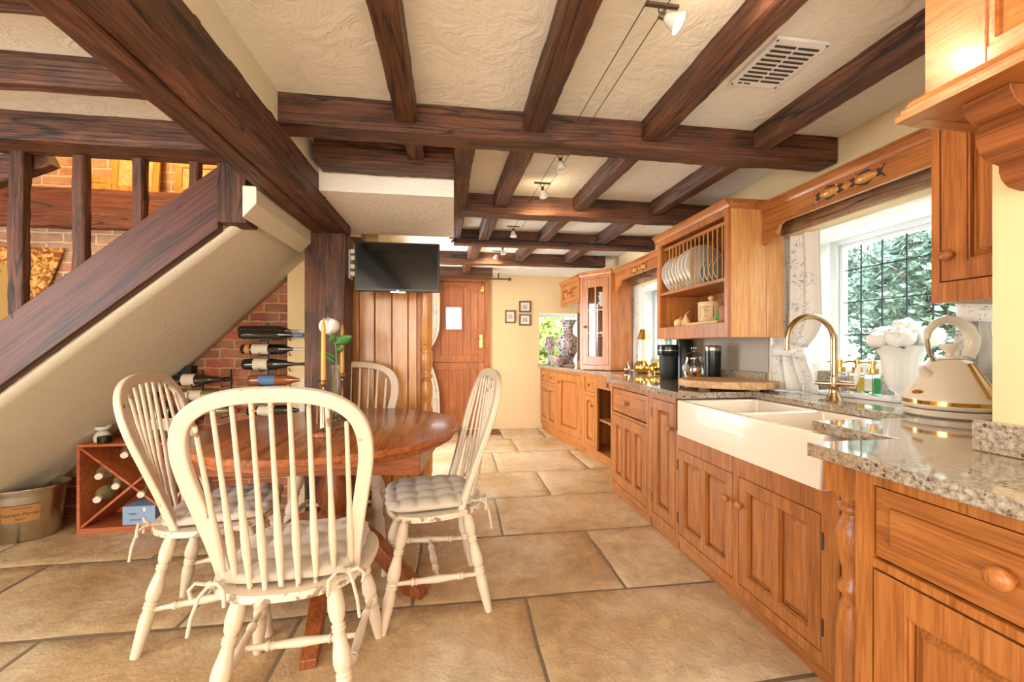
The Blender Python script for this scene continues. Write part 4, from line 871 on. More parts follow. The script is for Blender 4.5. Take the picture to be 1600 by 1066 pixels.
# ------------------------------------------------------------------ outside
wallbox('floor_garden', [(2.4, -8, -.35, 40, 40, -.25)], MT['grass'])
wallbox('floor_terrace', [(2.4, -2, -.25, 5.2, 12, -.2), (-4, 6.3, -.25, 2.4, 14, -.2), (-9, 3.3, -.25, -.9, 6.3, -.15)], MT['paving'])
def tree(loc, R, H, n, mat, label, group, leaf=.09, seed=1, trunk=.12, name='garden_tree', cat='tree'):
    rr = random.Random(seed); t = T(name, label, cat, loc, 0, group, local=True); leaf *= .72; n = int(n*1.25)
    b = B(); b.tube([(0, 0, 0), (.05, .03, H*.3), (-.04, .05, H*.6), (0, 0, H*.8)], [trunk, trunk*.8, trunk*.6, trunk*.25], 8)
    for k in range(6):
        a = rr.uniform(0, 6.28); z = H*rr.uniform(.3, .6); b.tube([(0, 0, z), (cos(a)*R*.35, sin(a)*R*.35, z+H*.12), (cos(a)*R*.7, sin(a)*R*.7, z+H*.25)], [trunk*.4, trunk*.25, trunk*.08], 6)
    b.build('trunk', MT['bark'], t)
    b = B(); blobs = [(Vector((rr.uniform(-.5, .5)*R, rr.uniform(-.5, .5)*R, H*rr.uniform(.3, .9))), R*rr.uniform(.35, .6)) for _ in range(9)]
    vs = []; fs = []
    for k in range(n):
        c, r = rr.choice(blobs); d = Vector((rr.gauss(0, 1), rr.gauss(0, 1), rr.gauss(0, 1))).normalized(); p = c+d*r*rr.uniform(.7, 1.0)
        u = Vector((rr.gauss(0, 1), rr.gauss(0, 1), rr.gauss(0, 1))).normalized()*leaf; v_ = u.orthogonal().normalized()*leaf*.55
        i = len(vs); vs += [p-u, p+v_, p+u, p-v_]; fs.append((i, i+1, i+2, i+3))
    b.add(vs, fs); b.build('foliage', mat, t, smooth=0)
TG = 'trees beyond the windows'
tree((9.5, 6.5, -.25), 1.9, 4.6, 5200, MT['treeleaf'], 'big dark green tree straight beyond the sink window', TG, .15, 3)
tree((12.5, 10.5, -.25), 2.6, 5.2, 5200, MT['treeleaf'], 'blue green tree at the left of the sink window view', TG, .17, 5)
tree((12.0, 5.8, -.25), 2.3, 4.4, 4800, MT['treeleaf'], 'leafy tree at the right of the sink window view', TG, .16, 8)
tree((16.0, 9.0, -.25), 3.2, 6.0, 5000, MT['treeleaf'], 'tall pale tree farthest beyond the sink window', TG, .20, 9)
tree((6.4, 4.9, -.25), .6, 1.1, 1500, MT['shrub'], 'round light green shrub low in the sink window view', 'garden shrubs', .06, 11, .03, 'garden_shrub', 'shrub')
tree((6.8, 4.1, -.25), .6, 1.2, 1500, MT['shrub'], 'yellow green shrub right of centre in the sink window view', 'garden shrubs', .06, 12, .03, 'garden_shrub', 'shrub')
tree((5.2, 9.0, -.25), 1.3, 3.4, 3600, MT['treeleaf'], 'green tree seen through the middle window', TG, .11, 14)
tree((1.9, 8.2, -.22), .8, 1.9, 2200, MT['shrub'], 'yellow green bush outside the small far window', 'garden shrubs', .10, 16, .04, 'garden_shrub', 'shrub')
tree((2.6, 8.8, -.22), .9, 2.1, 2200, MT['shrub'], 'bright bush at the right outside the small far window', 'garden shrubs', .10, 18, .04, 'garden_shrub', 'shrub')
tree((-.35, 7.4, -.22), .35, 1.75, 500, MT['treeleaf'], 'small bush showing in the corner of the door pane', 'garden shrubs', .06, 21, .02, 'garden_shrub', 'shrub')
b = B(); b.box(6.0, 5.25, -.25, 6.05, 5.85, .95); tag(b.build('garden_screen', MT['fence']), 'faded pink garden screen low at the left of the sink window view', 'screen')

# ------------------------------------------------------------------ stable door
xf = frame((-.44, YF-.03, 0), (1,0,0), (0,-1,0)); t = bpy.data.objects.new('door_1', None); C.objects.link(t); t.location = (0, YF-.03, 0); t['kind'] = 'structure'; OFF[t.name] = Vector(t.location)
b = B(xf); W = .945; b.box(0, 0, -.028, .065, 2.17, .012); b.box(W-.065, 0, -.028, W, 2.17, .012); b.box(.065, 2.10, -.028, W-.065, 2.17, .012); b.build('door_frame', MT['reddoor'], t, bevel=.004)
a0, a1 = .068, W-.068
def leaf_(z0, z1, arch, name):
    b = B(xf); s_ = .10
    b.box(a0, z0, -.02, a0+s_, z1, .004); b.box(a1-s_, z0, -.02, a1, z1, .004); b.box(a0+s_, z0, -.02, a1-s_, z0+.10 if z0 > .5 else z0+.2, .004)
    if arch:
        n = 14; cx = (a0+a1)/2; hw = (a1-a0)/2-s_; zt = z1
        bot = [(a0+s_+2*hw*k/n, zt-.06-.10*((2*k/n-1)**2)) for k in range(n+1)]
        b.prism(bot+[(a1-s_, zt), (a0+s_, zt)], -.02, .004, lambda p, q, h: (p, q, h))
    else: b.box(a0+s_, z1-.10, -.02, a1-s_, z1, .004)
    return b.build(name, MT['reddoor'], t, bevel=.003)
lw = leaf_(.03, .96, False, 'lower_leaf'); up = leaf_(.965, 2.095, True, 'upper_leaf')
for par, z0, z1, hole in ((lw, .22, .87, None), (up, 1.06, 2.05, (1.43, 1.74))):
    n = 6; w_ = (a1-a0-.2)/n
    for k in range(n):
        b = B(xf); u = a0+.1+k*w_
        if hole and u+w_ > .33 and u < .55:
            b.box(u+.001, z0, -.018, u+w_-.001, hole[0], -.006); b.box(u+.001, hole[1], -.018, u+w_-.001, z1, -.006)
            if u < .33: b.box(u+.001, hole[0], -.018, .33, hole[1], -.006)
            if u+w_ > .55: b.box(.55, hole[0], -.018, u+w_-.001, hole[1], -.006)
        else: b.box(u+.001, z0, -.018, u+w_-.001, z1, -.006)
        b.build('door_board', MT['reddoor'], par, bevel=.003)
b = B(xf); h0, h1 = 1.43, 1.74; b.box(.31, h0-.025, -.02, .335, h1+.025, .012); b.box(.545, h0-.025, -.02, .57, h1+.025, .012); b.box(.335, h0-.025, -.02, .545, h0, .012); b.box(.335, h1, -.02, .545, h1+.025, .012); b.build('pane_surround', MT['reddoor'], up, bevel=.003)
b = B(xf); b.box(.33, h0-.005, -.012, .55, h1+.005, -.008); b.build('glass_pane', MT['glass'], up, smooth=0)
b = B(xf); b.box(a1-.075, 1.17, .004, a1-.035, 1.35, .010); b.tube([(a1-.055, 1.29, .01), (a1-.055, 1.29, .045), (a1-.15, 1.29, .05)], .008, 10); b.build('door_handle', MT['brass'], up)
b = B(xf); b.lathe([(.02,.004),(.02,.01),(.012,.012),(.018,.04),(.022,.05),(0,.06)], (a0+.05, 1.0, 0), (0,0,1), 14); b.build('knob', MT['ceramic'], up)
b = B(xf); b.tube([(a1-.04, 1.93, .01), (a1-.04, 2.10, .012)], .012, 8); b.box(a1-.06, 1.96, .004, a1-.02, 2.04, .02); b.build('bolt', MT['brass'], up)
b = B(); b.box(.05, 5.45, .002, .62, 5.80, .012); tag(b.build('door_mat', MT['mat']), 'brown door mat on the flagstones by the stable door', 'mat')
# pictures on the far wall
def picture(x, z, w_, h_, label):
    t = T('framed_picture', label, 'picture', (x, YF-.012, z), group='small framed sketches on the far wall'); b = B(); f = .022; x0, x1, z0, z1 = x-w_/2, x+w_/2, z-h_/2, z+h_/2; y0, y1 = YF-.022, YF-.001
    b.box(x0, y0, z0, x0+f, y1, z1); b.box(x1-f, y0, z0, x1, y1, z1); b.box(x0+f, y0, z0, x1-f, y1, z0+f); b.box(x0+f, y0, z1-f, x1-f, y1, z1); b.build('frame', MT['iron'], t, bevel=.003)
    b = B(); b.box(x0+f, y1-.012, z0+f, x1-f, y1-.008, z1-f); b.build('mount', MT['label'], t)
    b = B(); b.box(x-w_*.2, y1-.0135, z-h_*.2, x+w_*.2, y1-.012, z+h_*.2); b.build('sketch', pottery('pencil_sketch', srgb(214, 212, 208), srgb(120, 122, 130), srgb(196, 190, 186), 60), t)
picture(.805, 1.613, .155, .185, 'small framed sketch, left one of the three on the far wall')
picture(1.02, 1.76, .175, .165, 'small framed sketch, upper right one of the three on the far wall')
picture(1.02, 1.57, .175, .165, 'small framed sketch, lower right one of the three on the far wall')

# ------------------------------------------------------------------ boxed cupboard, column, television
t = T('boarded_cupboard', 'tall golden oak boarded cupboard beneath the television, with a turned corner column', 'cupboard', (-.45, 3.3, 0))
b = B(); b.box(-.76, 3.225, 0, -.255, 3.40, 1.97); b.build('cupboard_body', MT['oakz'], t)
xs_ = [-.76, -.705, -.59, -.465, -.345, -.278]
for k in range(5):
    b = B(); b.box(xs_[k]+.002, 3.202, .06, xs_[k+1]-.002, 3.224, 1.96); b.build('board', MT['goldoak'], t, bevel=.006)
b = B(); b.box(-.275, 3.19, 1.9, -.155, 3.37, 1.97); b.build('column_cap', MT['oakx'], t, bevel=.003)
b = B(); b.box(-.76, 3.195, 0, -.155, 3.224, .058); b.box(-.2549, 3.22, 0, -.155, 3.37, .078); b.build('plinth', MT['oakx'], t, bevel=.003)
b = B(); b.lathe([(.045,.08),(.048,.12),(.04,.16),(.05,.22),(.052,.5),(.05,.62),(.042,.66),(.050,.68),(.050,.70),(.04,.72),(.045,.78),(.050,.84),(.046,.90),(.036,.935),(.048,.95),(.048,.965),(.037,.98),(.038,1.0),(.050,1.05),(.053,1.10),(.049,1.14),(.040,1.165),(.051,1.18),(.051,1.19),(.042,1.20),(.047,1.215),(.047,1.9)], (-.213, 3.25, 0), n=26); b.build('turned_column', MT['goldoak'], t, smooth=60)
t = T('television', 'black flat screen television on a wall bracket beneath the lowered ceiling', 'television', (-.39, 2.93, 1.56)); zr = radians(0)
b = B(); b.box(-.668, 2.905, 1.565, -.098, 2.94, 1.905); b.box(-.62, 2.94, 1.60, -.15, 2.965, 1.87); b.build('casing', MT['black'], t, bevel=.006)
b = B(); b.box(-.655, 2.903, 1.583, -.111, 2.9048, 1.893); b.build('screen', MT['screen'], t, smooth=0)
b = B(); b.box(-.43, 2.900, 1.556, -.33, 2.915, 1.566); b.build('trim_strip', MT['steel'], t); b = B(); b.box(-.39, 2.9025, 1.570, -.375, 2.9045, 1.576); b.build('badge', MT['steel'], t)
b = B(); b.box(-.135, 2.9025, 1.569, -.115, 2.9045, 1.575); b.build('standby_light', MT['labelr'], t)
t2 = T('television_bracket', 'pale articulated wall bracket at the left of the television', 'bracket', (-.70, 3.0, 1.68)); b = B(); b.box(-.720, 2.965, 1.66, -.712, 3.05, 1.86); b.build('wall_plate', MT['cream'], t2)
for z in (1.68, 1.73, 1.79, 1.835):
    b = B(); b.box(-.712, 2.975, z, -.668, 3.02, z+.03); b.build('joint', MT['cream'], t2, bevel=.003)
# curtain by the garden door
def curtain(name, label, P, Q, z0, z1, folds, amp, mat, tie=None, flare=1.0, group=None, pleat=True, gath=None, tieside=0.0):
    P = Vector(P); Q = Vector(Q); t = T(name, label, 'curtain', ((P.x+Q.x)/2, (P.y+Q.y)/2, z0), group=group)
    U = Vector((Q.x-P.x, Q.y-P.y, 0)); L = U.length; U.normalize(); N = U.cross(Vector((0,0,1)))
    def fn(u, v):
        z = z0+(z1-z0)*v; k = 1.0; sh = 0
        if tie is not None:
            d = (z-tie)/(z1-z0); g = math.exp(-(d/.10)**2) if d > 0 else math.exp(-(d/.16)**2); k = 1-.36*g; sh = tieside*.36*g*L
        if gath: k *= gath+(1-gath)*min(1, abs(1-v)*4)
        a = amp*(.55+.45*(1-v)) if pleat else amp
        ph = u*folds*2*pi; off = a*sin(ph+.5*sin(v*5+u*3))+.25*a*sin(ph*2.3+v*3)
        c = (u-.5)*L*k+L*.5+sh
        p = P+U*c+N*off; return (p.x, p.y, z)
    b = B(); b.grid(fn, 90, 40); b.build('drape', mat, t, smooth=180, solid=.003)
    if pleat:
        b = B(); b.grid(lambda u, v: tuple(Vector((P.x, P.y, z1-.05+.06*v))+U*(L*u)+N*(amp*.5*sin(u*folds*4*pi)+.004)), 80, 3); b.build('heading_tape', mat, t, smooth=180, solid=.004)
    if tie is not None:
        pts = []
        for k in range(25):
            a = 2*pi*k/24; pts.append(P+U*(L*(.5+tieside*.36)+cos(a)*L*.36)+N*(sin(a)*(amp+.022))+Vector((0, 0, 0)))
        b = B(); m = 24
        vs = [(p.x, p.y, tie-.035+.02*sin(i*.26)) for i, p in enumerate(pts[:-1])]+[(p.x, p.y, tie+.035+.02*sin(i*.26)) for i, p in enumerate(pts[:-1])]
        b.add(vs, [(i, (i+1) % m, m+(i+1) % m, m+i) for i in range(m)]); b.build('tie_back', mat, t, smooth=180, solid=.004)
    return t
curtain('patterned_curtain', 'pale sprigged curtain tied back at the left of the sink window', (1.888, 2.195, 0), (1.94, 1.93, 0), .935, 1.90, 3, .024, MT['curtain'], tie=1.15, tieside=-.45)
curtain('patterned_curtain', 'pale sprigged curtain at the right of the sink window, behind the kettle', (2.02, 1.41, 0), (2.0, 1.20, 0), .935, 1.80, 4, .022, MT['curtain'], tie=1.30)
curtain('patterned_curtain', 'pale sprigged curtain at the middle window, beside the glazed corner cabinet', (1.87, 4.31, 0), (1.93, 3.95, 0), .935, 1.93, 4, .024, MT['curtain'])
curtain('patterned_curtain', 'pale curtain drawn back at the left of the stable door', (-.55, 5.68, 0), (-.19, 5.68, 0), .05, 2.11, 4, .03, MT['curtain'], tie=1.08, tieside=-.5)

# ------------------------------------------------------------------ ceiling lights and vent
cb = T('cable_track', 'pair of thin low voltage cables strung under the ceiling for the spotlights', 'cable', (.55, 3, 2.15))
for xo in (0, .062):
    for (y0, y1) in ((.4, 1.76), (1.868, 2.74), (2.858, 3.60), (3.70, 4.45)):
        b = B(); b.tube([(.545+xo-.022*(y0-1), y0, 2.168), (.545+xo-.022*(y1-1), y1, 2.168)], .0018, 6); b.build('cable', MT['iron'], cb)
def spotl(x, y, label, on, aim, energy=0):
    t = T('spotlight', label, 'spotlight', (x, y, 2.15), group='small ceiling spotlights on the cable track'); z = 2.165
    b = B(); b.box(x-.05, y-.006, z-.004, x+.05, y+.006, z+.004); b.build('crossbar', MT['iron'], t)
    d = Vector(aim).normalized(); p0 = Vector((x, y, z-.03))
    b = B()
    for dx in (-.010, .010): b.tube([(x+dx, y, z), (x+dx, y, z-.018), (x, y, z-.035)], .0022, 6)
    b.lathe([(0,-.01),(.009,-.008),(.009,.012),(0,.014)], p0, d, 10); b.build('stem', MT['iron'], t)
    b = B(); b.lathe([(.009,.010),(.015,.020),(.020,.035),(.027,.052),(.028,.056),(.025,.055),(.018,.036),(.008,.022)], p0, d, 20); b.build('shade', MT['cream'], t, smooth=60)
    b = B(); b.lathe([(0,.040),(.022,.046),(.0235,.0535),(0,.055)], p0, d, 18); b.build('bulb', MT['bulb'] if on else MT['ceramic'], t)
    if on:
        l = light('spotlight_lamp', 'SPOT', p0+d*.062, energy, WARM, .02, target=p0+d, spot=125, blend=.8); l2 = light('spotlight_glow', 'POINT', p0+d*.075, energy*.035, WARM, .02)
spotl(.59, 1.10, 'nearest lit ceiling spotlight, glowing warm at the top of the picture', True, (.62, -.35, -.55), 18)
spotl(.535, 2.02, 'unlit white ceiling spotlight just behind the nearest cross beam', False, (.1, -.1, -1))
spotl(.525, 2.40, 'lit ceiling spotlight glowing in front of the second cross beam', True, (.3, .7, -.6), 34)
spotl(.48, 3.30, 'unlit ceiling spotlight just in front of the third cross beam', False, (.0, -.1, -1))
spotl(.47, 3.95, 'unlit ceiling spotlight between the third and farthest cross beams', False, (.1, -.1, -1))
spotl(.44, 4.18, 'farthest lit ceiling spotlight, glowing above the stable door', True, (-.2, .7, -.6), 30)
t = T('ceiling_vent', 'white slotted extractor vent in the ceiling between two joists', 'vent', (1.15, 1.32, 2.19)); b = B(); b.box(1.05, 1.205, 2.198, 1.25, 1.445, 2.2095); b.build('vent_plate', MT['upvc'], t, bevel=.003)
for c in range(2):
    for k in range(9):
        b = B(); y = 1.232+k*.0215; x = 1.068+c*.087
        b.box(x, y, 2.1955, x+.077, y+.008, 2.1978); b.build('slot', MT['slots'], t)
b = B(); b.box(1.075, 1.425, 2.1955, 1.09, 1.43, 2.1978); b.box(1.10, 1.425, 2.1955, 1.125, 1.43, 2.1978); b.build('slot', MT['slots'], t)
for x in (1.058, 1.242):
    for y in (1.213, 1.437):
        b = B(); b.lathe([(0,0),(.004,0),(.004,.002),(0,.002)], (x, y, 2.196), n=8); b.build('screw', MT['lead'], t)

# ------------------------------------------------------------------ dining table
TC = (-.632, 2.311)
t = T('dining_table', 'round oak pedestal dining table with a thick two-tier top', 'table', (TC[0], TC[1], 0))
b = B(); n = 72
b.lathe([(0,.728),(.648,.728),(.654,.731),(.656,.740),(.656,.752),(.652,.758),(.646,.760),(0,.760)], (TC[0], TC[1], 0), n=96); b.build('tabletop', MT['table'], t, smooth=30)
b = B(); b.lathe([(0,.700),(.628,.700),(.634,.704),(.634,.7275),(0,.7275)], (TC[0], TC[1], 0), n=96); b.build('lower_rim', MT['tablerim'], t, smooth=30)
xfT = Matrix.Translation((TC[0], TC[1], 0)) @ Matrix.Rotation(radians(-6), 4, 'Z')
b = B(xfT); w_, h_ = .52, .36
for (a0, b0, a1, b1) in ((-w_, -h_, w_, -h_+.03), (-w_, h_-.03, w_, h_), (-w_, -h_+.03, -w_+.03, h_-.03), (w_-.03, -h_+.03, w_, h_-.03)): b.box(a0, b0, .605, a1, b1, .699)
b.build('apron', MT['tablerim'], t, bevel=.004)
b = B(); b.lathe([(.12,.62),(.12,.605),(.07,.57),(.055,.54),(.06,.50),(.085,.45),(.092,.40),(.08,.35),(.062,.32),(.085,.30),(.09,.27),(.09,.16),(.06,.13),(0,.12)], (TC[0], TC[1], 0), n=36)
b.box(TC[0]-.25, TC[1]-.12, .60, TC[0]+.25, TC[1]+.12, .699); b.build('pedestal', MT['tablex'], t, smooth=50)
for fx, fy in ((-.147, 1.985), (-.532, 1.605), (-1.117, 2.637), (-.732, 3.017)):
    v = Vector((fx-TC[0], fy-TC[1], 0)); L = v.length; U = v.normalized(); sd = U.cross(Vector((0,0,1)))
    top = [(.06,.285),(L*.25,.29),(L*.5,.235),(L*.75,.135),(L*.96,.055),(L+.01,.035),(L+.01,.0),(L-.09,.0),(L*.7,.065),(L*.45,.15),(L*.25,.185),(.06,.175)]
    b = B(); b.prism(top, -.03, .03, lambda p, q, h: tuple(Vector((TC[0], TC[1], q))+U*p+sd*h)); b.build('leg', MT['tablex'], t, bevel=.004)

# ------------------------------------------------------------------ windsor chairs
HK = [(.186,.452),(.194,.54),(.209,.64),(.227,.74),(.241,.82),(.246,.88),(.240,.94),(.216,.993),(.164,1.032),(.088,1.052),(.0,1.056)]
def hooppath():
    half = [Vector((x, 0, z)) for x, z in HK]; full = [Vector((-p.x, 0, p.z)) for p in half]+[p for p in half[::-1][1:]]
    out = []; m = len(full)
    for i in range(m-1):
        p0, p1, p2, p3 = full[max(i-1, 0)], full[i], full[i+1], full[min(i+2, m-1)]
        for k in range(5):
            s = k/5; out.append(.5*((2*p1)+(p2-p0)*s+(2*p0-5*p1+4*p2-p3)*s*s+(3*p1-p0-3*p2+p3)*s**3))
    out.append(full[-1]); return out
LEAN = .31
def ly(z): return -.10-(z-.452)*LEAN
def make_chair(label):
    t = T('windsor_chair', label, 'chair', (0,0,0), group='worn cream windsor chairs round the table', local=True)
    b = B(); n = 48
    def outline(k, s=1):
        a = 2*pi*k/n; c, s_ = cos(a), sin(a); e = .78
        x = .245*math.copysign(abs(c)**e, c); y = math.copysign(abs(s_)**e, s_)
        y = y*.215 if y > 0 else y*.232
        x *= 1+.07*(y/.215); return x*s, y*s
    vs = []; R = [(0,.437),(.6,.440),(.93,.440),(1,.447),(1,.462),(.985,.469),(.9,.470),(.6,.462),(0,.458)]
    for (s, z) in R:
        for k in range(n):
            x, y = outline(k, max(s, .001)); vs.append((x, y, z))
    fs = [(i*n+k, i*n+(k+1) % n, (i+1)*n+(k+1) % n, (i+1)*n+k) for i in range(len(R)-1) for k in range(n)]
    b.add(vs, fs); b.build('seat', MT['paintedge'], t, smooth=50)
    hp = [Vector((p.x, ly(p.z), p.z)) for p in hooppath()]
    nrm = Vector((0, -1, -LEAN)).normalized()
    b = B(); b.tube(hp, 0, rect=(.026, .044), up=nrm); b.build('hoop', MT['paintedge'], t, bevel=.007, smooth=40)
    path = hooppath(); top = [p for p in path if p.z > .95]
    def hz(x):
        return min(top, key=lambda p: abs(p.x-x)).z-.018
    for i in range(-4, 5):
        x0 = i*.046; y0 = -.195+.075*(i/4)**2; x1 = i*.0490; z1 = hz(x1) if abs(i) < 4 else .97
        p0 = Vector((x0, y0, .464)); p1 = Vector((x1, ly(z1), z1)); pts = []; rs = []
        for q, r in ((0,.0075),(.08,.008),(.2,.0115),(.27,.0122),(.36,.0105),(.5,.0078),(.8,.0068),(1,.0062)):
            p = p0.lerp(p1, q); pts.append(p); rs.append(r)
        b = B(); b.tube(pts, rs, 10); b.build('spindle', MT['paint'], t, smooth=60)
    def turned(p0, p1, prof, name):
        p0 = Vector(p0); p1 = Vector(p1); L = (p1-p0).length; b = B(); b.lathe([(r, z*L) for r, z in prof], p0, p1-p0, 18); return b.build(name, MT['paint'], t, smooth=60)
    LP = [(.016,0),(.018,.03),(.024,.10),(.0262,.17),(.022,.235),(.0155,.265),(.021,.275),(.021,.285),(.017,.292),(.021,.30),(.021,.31),(.016,.32),(.019,.36),(.026,.45),(.0275,.50),(.024,.545),(.018,.565),(.024,.575),(.024,.588),(.019,.595),(.024,.605),(.024,.618),(.020,.63),(.024,.68),(.0235,.75),(.019,.9),(.016,1.0)]
    legs = {}
    for nm, (x0, y0, x1, y1) in {'fl': (-.165,.135,-.226,.228), 'fr': (.165,.135,.226,.228), 'rl': (-.132,-.135,-.205,-.228), 'rr': (.132,-.135,.205,-.228)}.items():
        legs[nm] = (Vector((x0, y0, .44)), Vector((x1, y1, 0))); turned((x0, y0, .44), (x1, y1, 0), LP, 'leg')
    at = lambda nm, z: legs[nm][0].lerp(legs[nm][1], (.44-z)/.44)
    SP = [(.009,0),(.0095,.15),(.011,.2),(.016,.215),(.016,.23),(.010,.245),(.016,.255),(.012,.275),(.013,.35),(.0165,.5),(.013,.65),(.012,.725),(.016,.745),(.010,.755),(.016,.77),(.016,.785),(.011,.8),(.0095,.85),(.009,1)]
    mids = []
    for a, c in (('fl', 'rl'), ('fr', 'rr')):
        p, q = at(a, .185), at(c, .16); turned(p, q, SP, 'stretcher'); mids.append((p+q)/2)
    turned(mids[0], mids[1], SP, 'stretcher')
    return t
def make_cushion(label):
    t = T('tufted_cushion', label, 'cushion', (0,0,0), group='grey tufted chair cushions', local=True); b = B(); N = 44
    def fn(top):
        def g(u, v):
            a, c = u*2-1, v*2-1; ex = 1-abs(a)**8; ey = 1-abs(c)**8
            edge = max(0, ex*ey)**.45; tu = abs(sin(u*pi*4.5+.25*pi*0))*abs(sin(v*pi*4.5))
            h = .030*edge*(.40+.60*tu**.45) if top else -.018*edge
            rr = (abs(a)**5+abs(c)**5)**(1/5); k = 1 if rr == 0 else max(abs(a), abs(c))/max(rr, 1e-6)
            wv = 1+.014*sin(v*pi*9)*(abs(a) > .97)+.014*sin(u*pi*9)*(abs(c) > .97)
            return (a*.205*k*wv, c*.20*k*wv+.018, .490+h)
        return g
    b.grid(fn(True), N, N); b.grid(fn(False), N, N); o = b.build('cushion_pad', MT['cushion'], t, smooth=180)
    bm = bmesh.new(); bm.from_mesh(o.data); bmesh.ops.remove_doubles(bm, verts=bm.verts, dist=.0008); bmesh.ops.recalc_face_normals(bm, faces=bm.faces); bm.to_mesh(o.data); bm.free()
    for s in (-1, 1):
        x, y = s*.176, -.175; b = B()
        b.tube([(x-s*.02, y+.03, .488), (x, y, .492), (x+s*.015, y-.02, .50)], .006, 8)
        b.tube([(x+s*.015, y-.02, .50), (x+s*.045, y-.035, .515), (x+s*.062, y-.032, .495), (x+s*.055, y-.034, .470)], .0052, 8)
        b.tube([(x+s*.015, y-.02, .50), (x-s*.015, y-.045, .515), (x-s*.036, y-.052, .495), (x-s*.038, y-.055, .450)], .0052, 8)
        b.tube([(x+s*.015, y-.02, .50), (x+s*.03, y-.045, .48), (x+s*.045, y-.055, .43), (x+s*.052, y-.06, .38)], .0050, 8)
        b.lathe([(0,-.011),(.009,-.007),(.011,0),(.009,.007),(0,.011)], (x+s*.015, y-.02, .50), (1,.3,0), 10)
        b.build('tie', MT['cushion'], t, smooth=60)
    return t
ch = make_chair('cream windsor chair nearest the camera, seen from behind')
cu = make_cushion('grey tufted cushion on the nearest chair, with its ties hanging at the back')
CH = [((-.518, 1.50, 0), 0.05), ((-.10, 2.005, 0), radians(90+8.5)), ((-1.015, 1.99, 0), radians(-90+10)), ((-.715, 2.775, 0), radians(182))]
CL = [None, 'cream windsor chair at the right of the table, seen from its side', 'cream windsor chair at the left of the table, before the wine crate', 'cream windsor chair behind the table, in front of the boarded cupboard']
UL = [None, 'grey tufted cushion on the right-hand chair', 'grey tufted cushion on the left-hand chair', 'grey tufted cushion on the chair behind the table']
ch.location = CH[0][0]; ch.rotation_euler = (0, 0, CH[0][1]); cu.location = CH[0][0]; cu.rotation_euler = (0, 0, CH[0][1])
for i in (1, 2, 3):
    c = dup(ch, CH[i][0], CH[i][1], CL[i]); d = dup(cu, CH[i][0], CH[i][1], UL[i])
    if i == 3: c.scale = (1.25, 1, 1); d.scale = (1.2, 1, 1)

# ------------------------------------------------------------------ things on the table
g = 'brass candlesticks on the table'
def candlestick(x, y, z, h, label, lc):
    t = T('candlestick', label, 'candlestick', (x, y, z), group=g)
    b = B(); b.lathe([(0,0),(.030,0),(.031,.004),(.024,.008),(.012,.011),(.008,.018),(.0075,.03),(.0055,.04),(.005,h*.5),(.0055,h-.05),(.009,h-.045),(.006,h-.04),(.009,h-.03),(.014,h-.022),(.0155,h-.012),(.016,h-.006),(.014,h-.005),(.010,h-.008),(0,h-.010)], (x, y, z), n=24); b.build('stem', MT['bronze'], t, smooth=50)
    b = B(); b.lathe([(.012,h-.007),(.024,h-.006),(.027,h-.002),(.026,h),(.013,h-.003)], (x, y, z), n=24); b.build('drip_pan', MT['bronze'], t, smooth=50)
    c = T('taper_candle', lc, 'candle', (x, y, z+h-.008), group='gold taper candles')
    b = B(); b.lathe([(.012,0),(.012,.02),(.0095,.27),(.0045,.295),(.001,.303)], (x, y, z+h-.008), n=14); b.build('wax', MT['wax'], c, smooth=50)
    b = B(); b.tube([(x, y, z+h+.290), (x+.001, y, z+h+.304)], .0012, 5); b.build('wick', MT['kraft'], c)
candlestick(-.618, 2.07, .783, .245, 'brass candlestick on the table, nearest the camera', 'gold taper candle in the nearer brass candlestick')
candlestick(-.668, 2.60, .762, .265, 'brass candlestick on the table, farther from the camera', 'gold taper candle in the farther brass candlestick')
b = B(); b.lathe([(0,0),(.052,0),(.055,.004),(.055,.018),(.05,.022),(0,.022)], (-.618, 2.07, .7605), n=32); tag(b.build('candle_coaster', MT['table'], smooth=30), 'round wooden coaster under the nearer candlestick', 'coaster')
b = B(); b.tube([(-.62, 2.17, .768), (-.50, 2.42, .768)], .007, 8); tag(b.build('wooden_stick', MT['kraft']), 'slim wooden stick lying on the table behind the candlestick', 'stick')
b = B(); b.lathe([(0,0),(.034,0),(.034,.13),(.031,.13),(.031,.008),(0,.008)], (-.655, 2.22, .7605), n=28); tag(b.build('metal_tumbler', MT['steel'], smooth=40), 'small silvery tumbler between the candlesticks', 'tumbler')
b = B(); b.box(-.745, 2.36, .7605, -.685, 2.41, .895); t = T('spice_tin', 'small copper red tin standing behind the silvery tumbler', 'tin', (-.65, 2.425, .7605)); b.build('tin_body', MT['kraft'], t, bevel=.006)
b = B(); b.box(-.74, 2.365, .895, -.69, 2.405, .925); b.build('tin_cap', MT['black'], t, bevel=.006)
vx, vy = -.72, 2.40
t = T('bud_vase', 'slim cut glass bud vase on the table', 'vase', (vx+.03, vy+.06, .7605)); b = B(); q = (vx+.045, vy+.08, .7605)
b.lathe([(0,0),(.030,0),(.030,.012),(.022,.02),(.020,.10),(.022,.20),(.027,.32),(.0245,.32),(.020,.20),(.017,.10),(.014,.03),(0,.03)], q, n=16, flute=.06, nfl=8); b.build('vase_body', MT['jarglass'], t, smooth=60)
t = T('white_rose', 'single white rose with green leaves in the cut glass vase', 'flower', (q[0], q[1], .80)); qx, qy = q[0], q[1]
b = B(); b.tube([(qx, qy, .80), (qx-.005, qy, .95), (qx+.006, qy, 1.10), (qx+.002, qy, 1.19), (qx-.028, qy, 1.28)], .0035, 8); b.build('stem', MT['stem'], t, smooth=60)
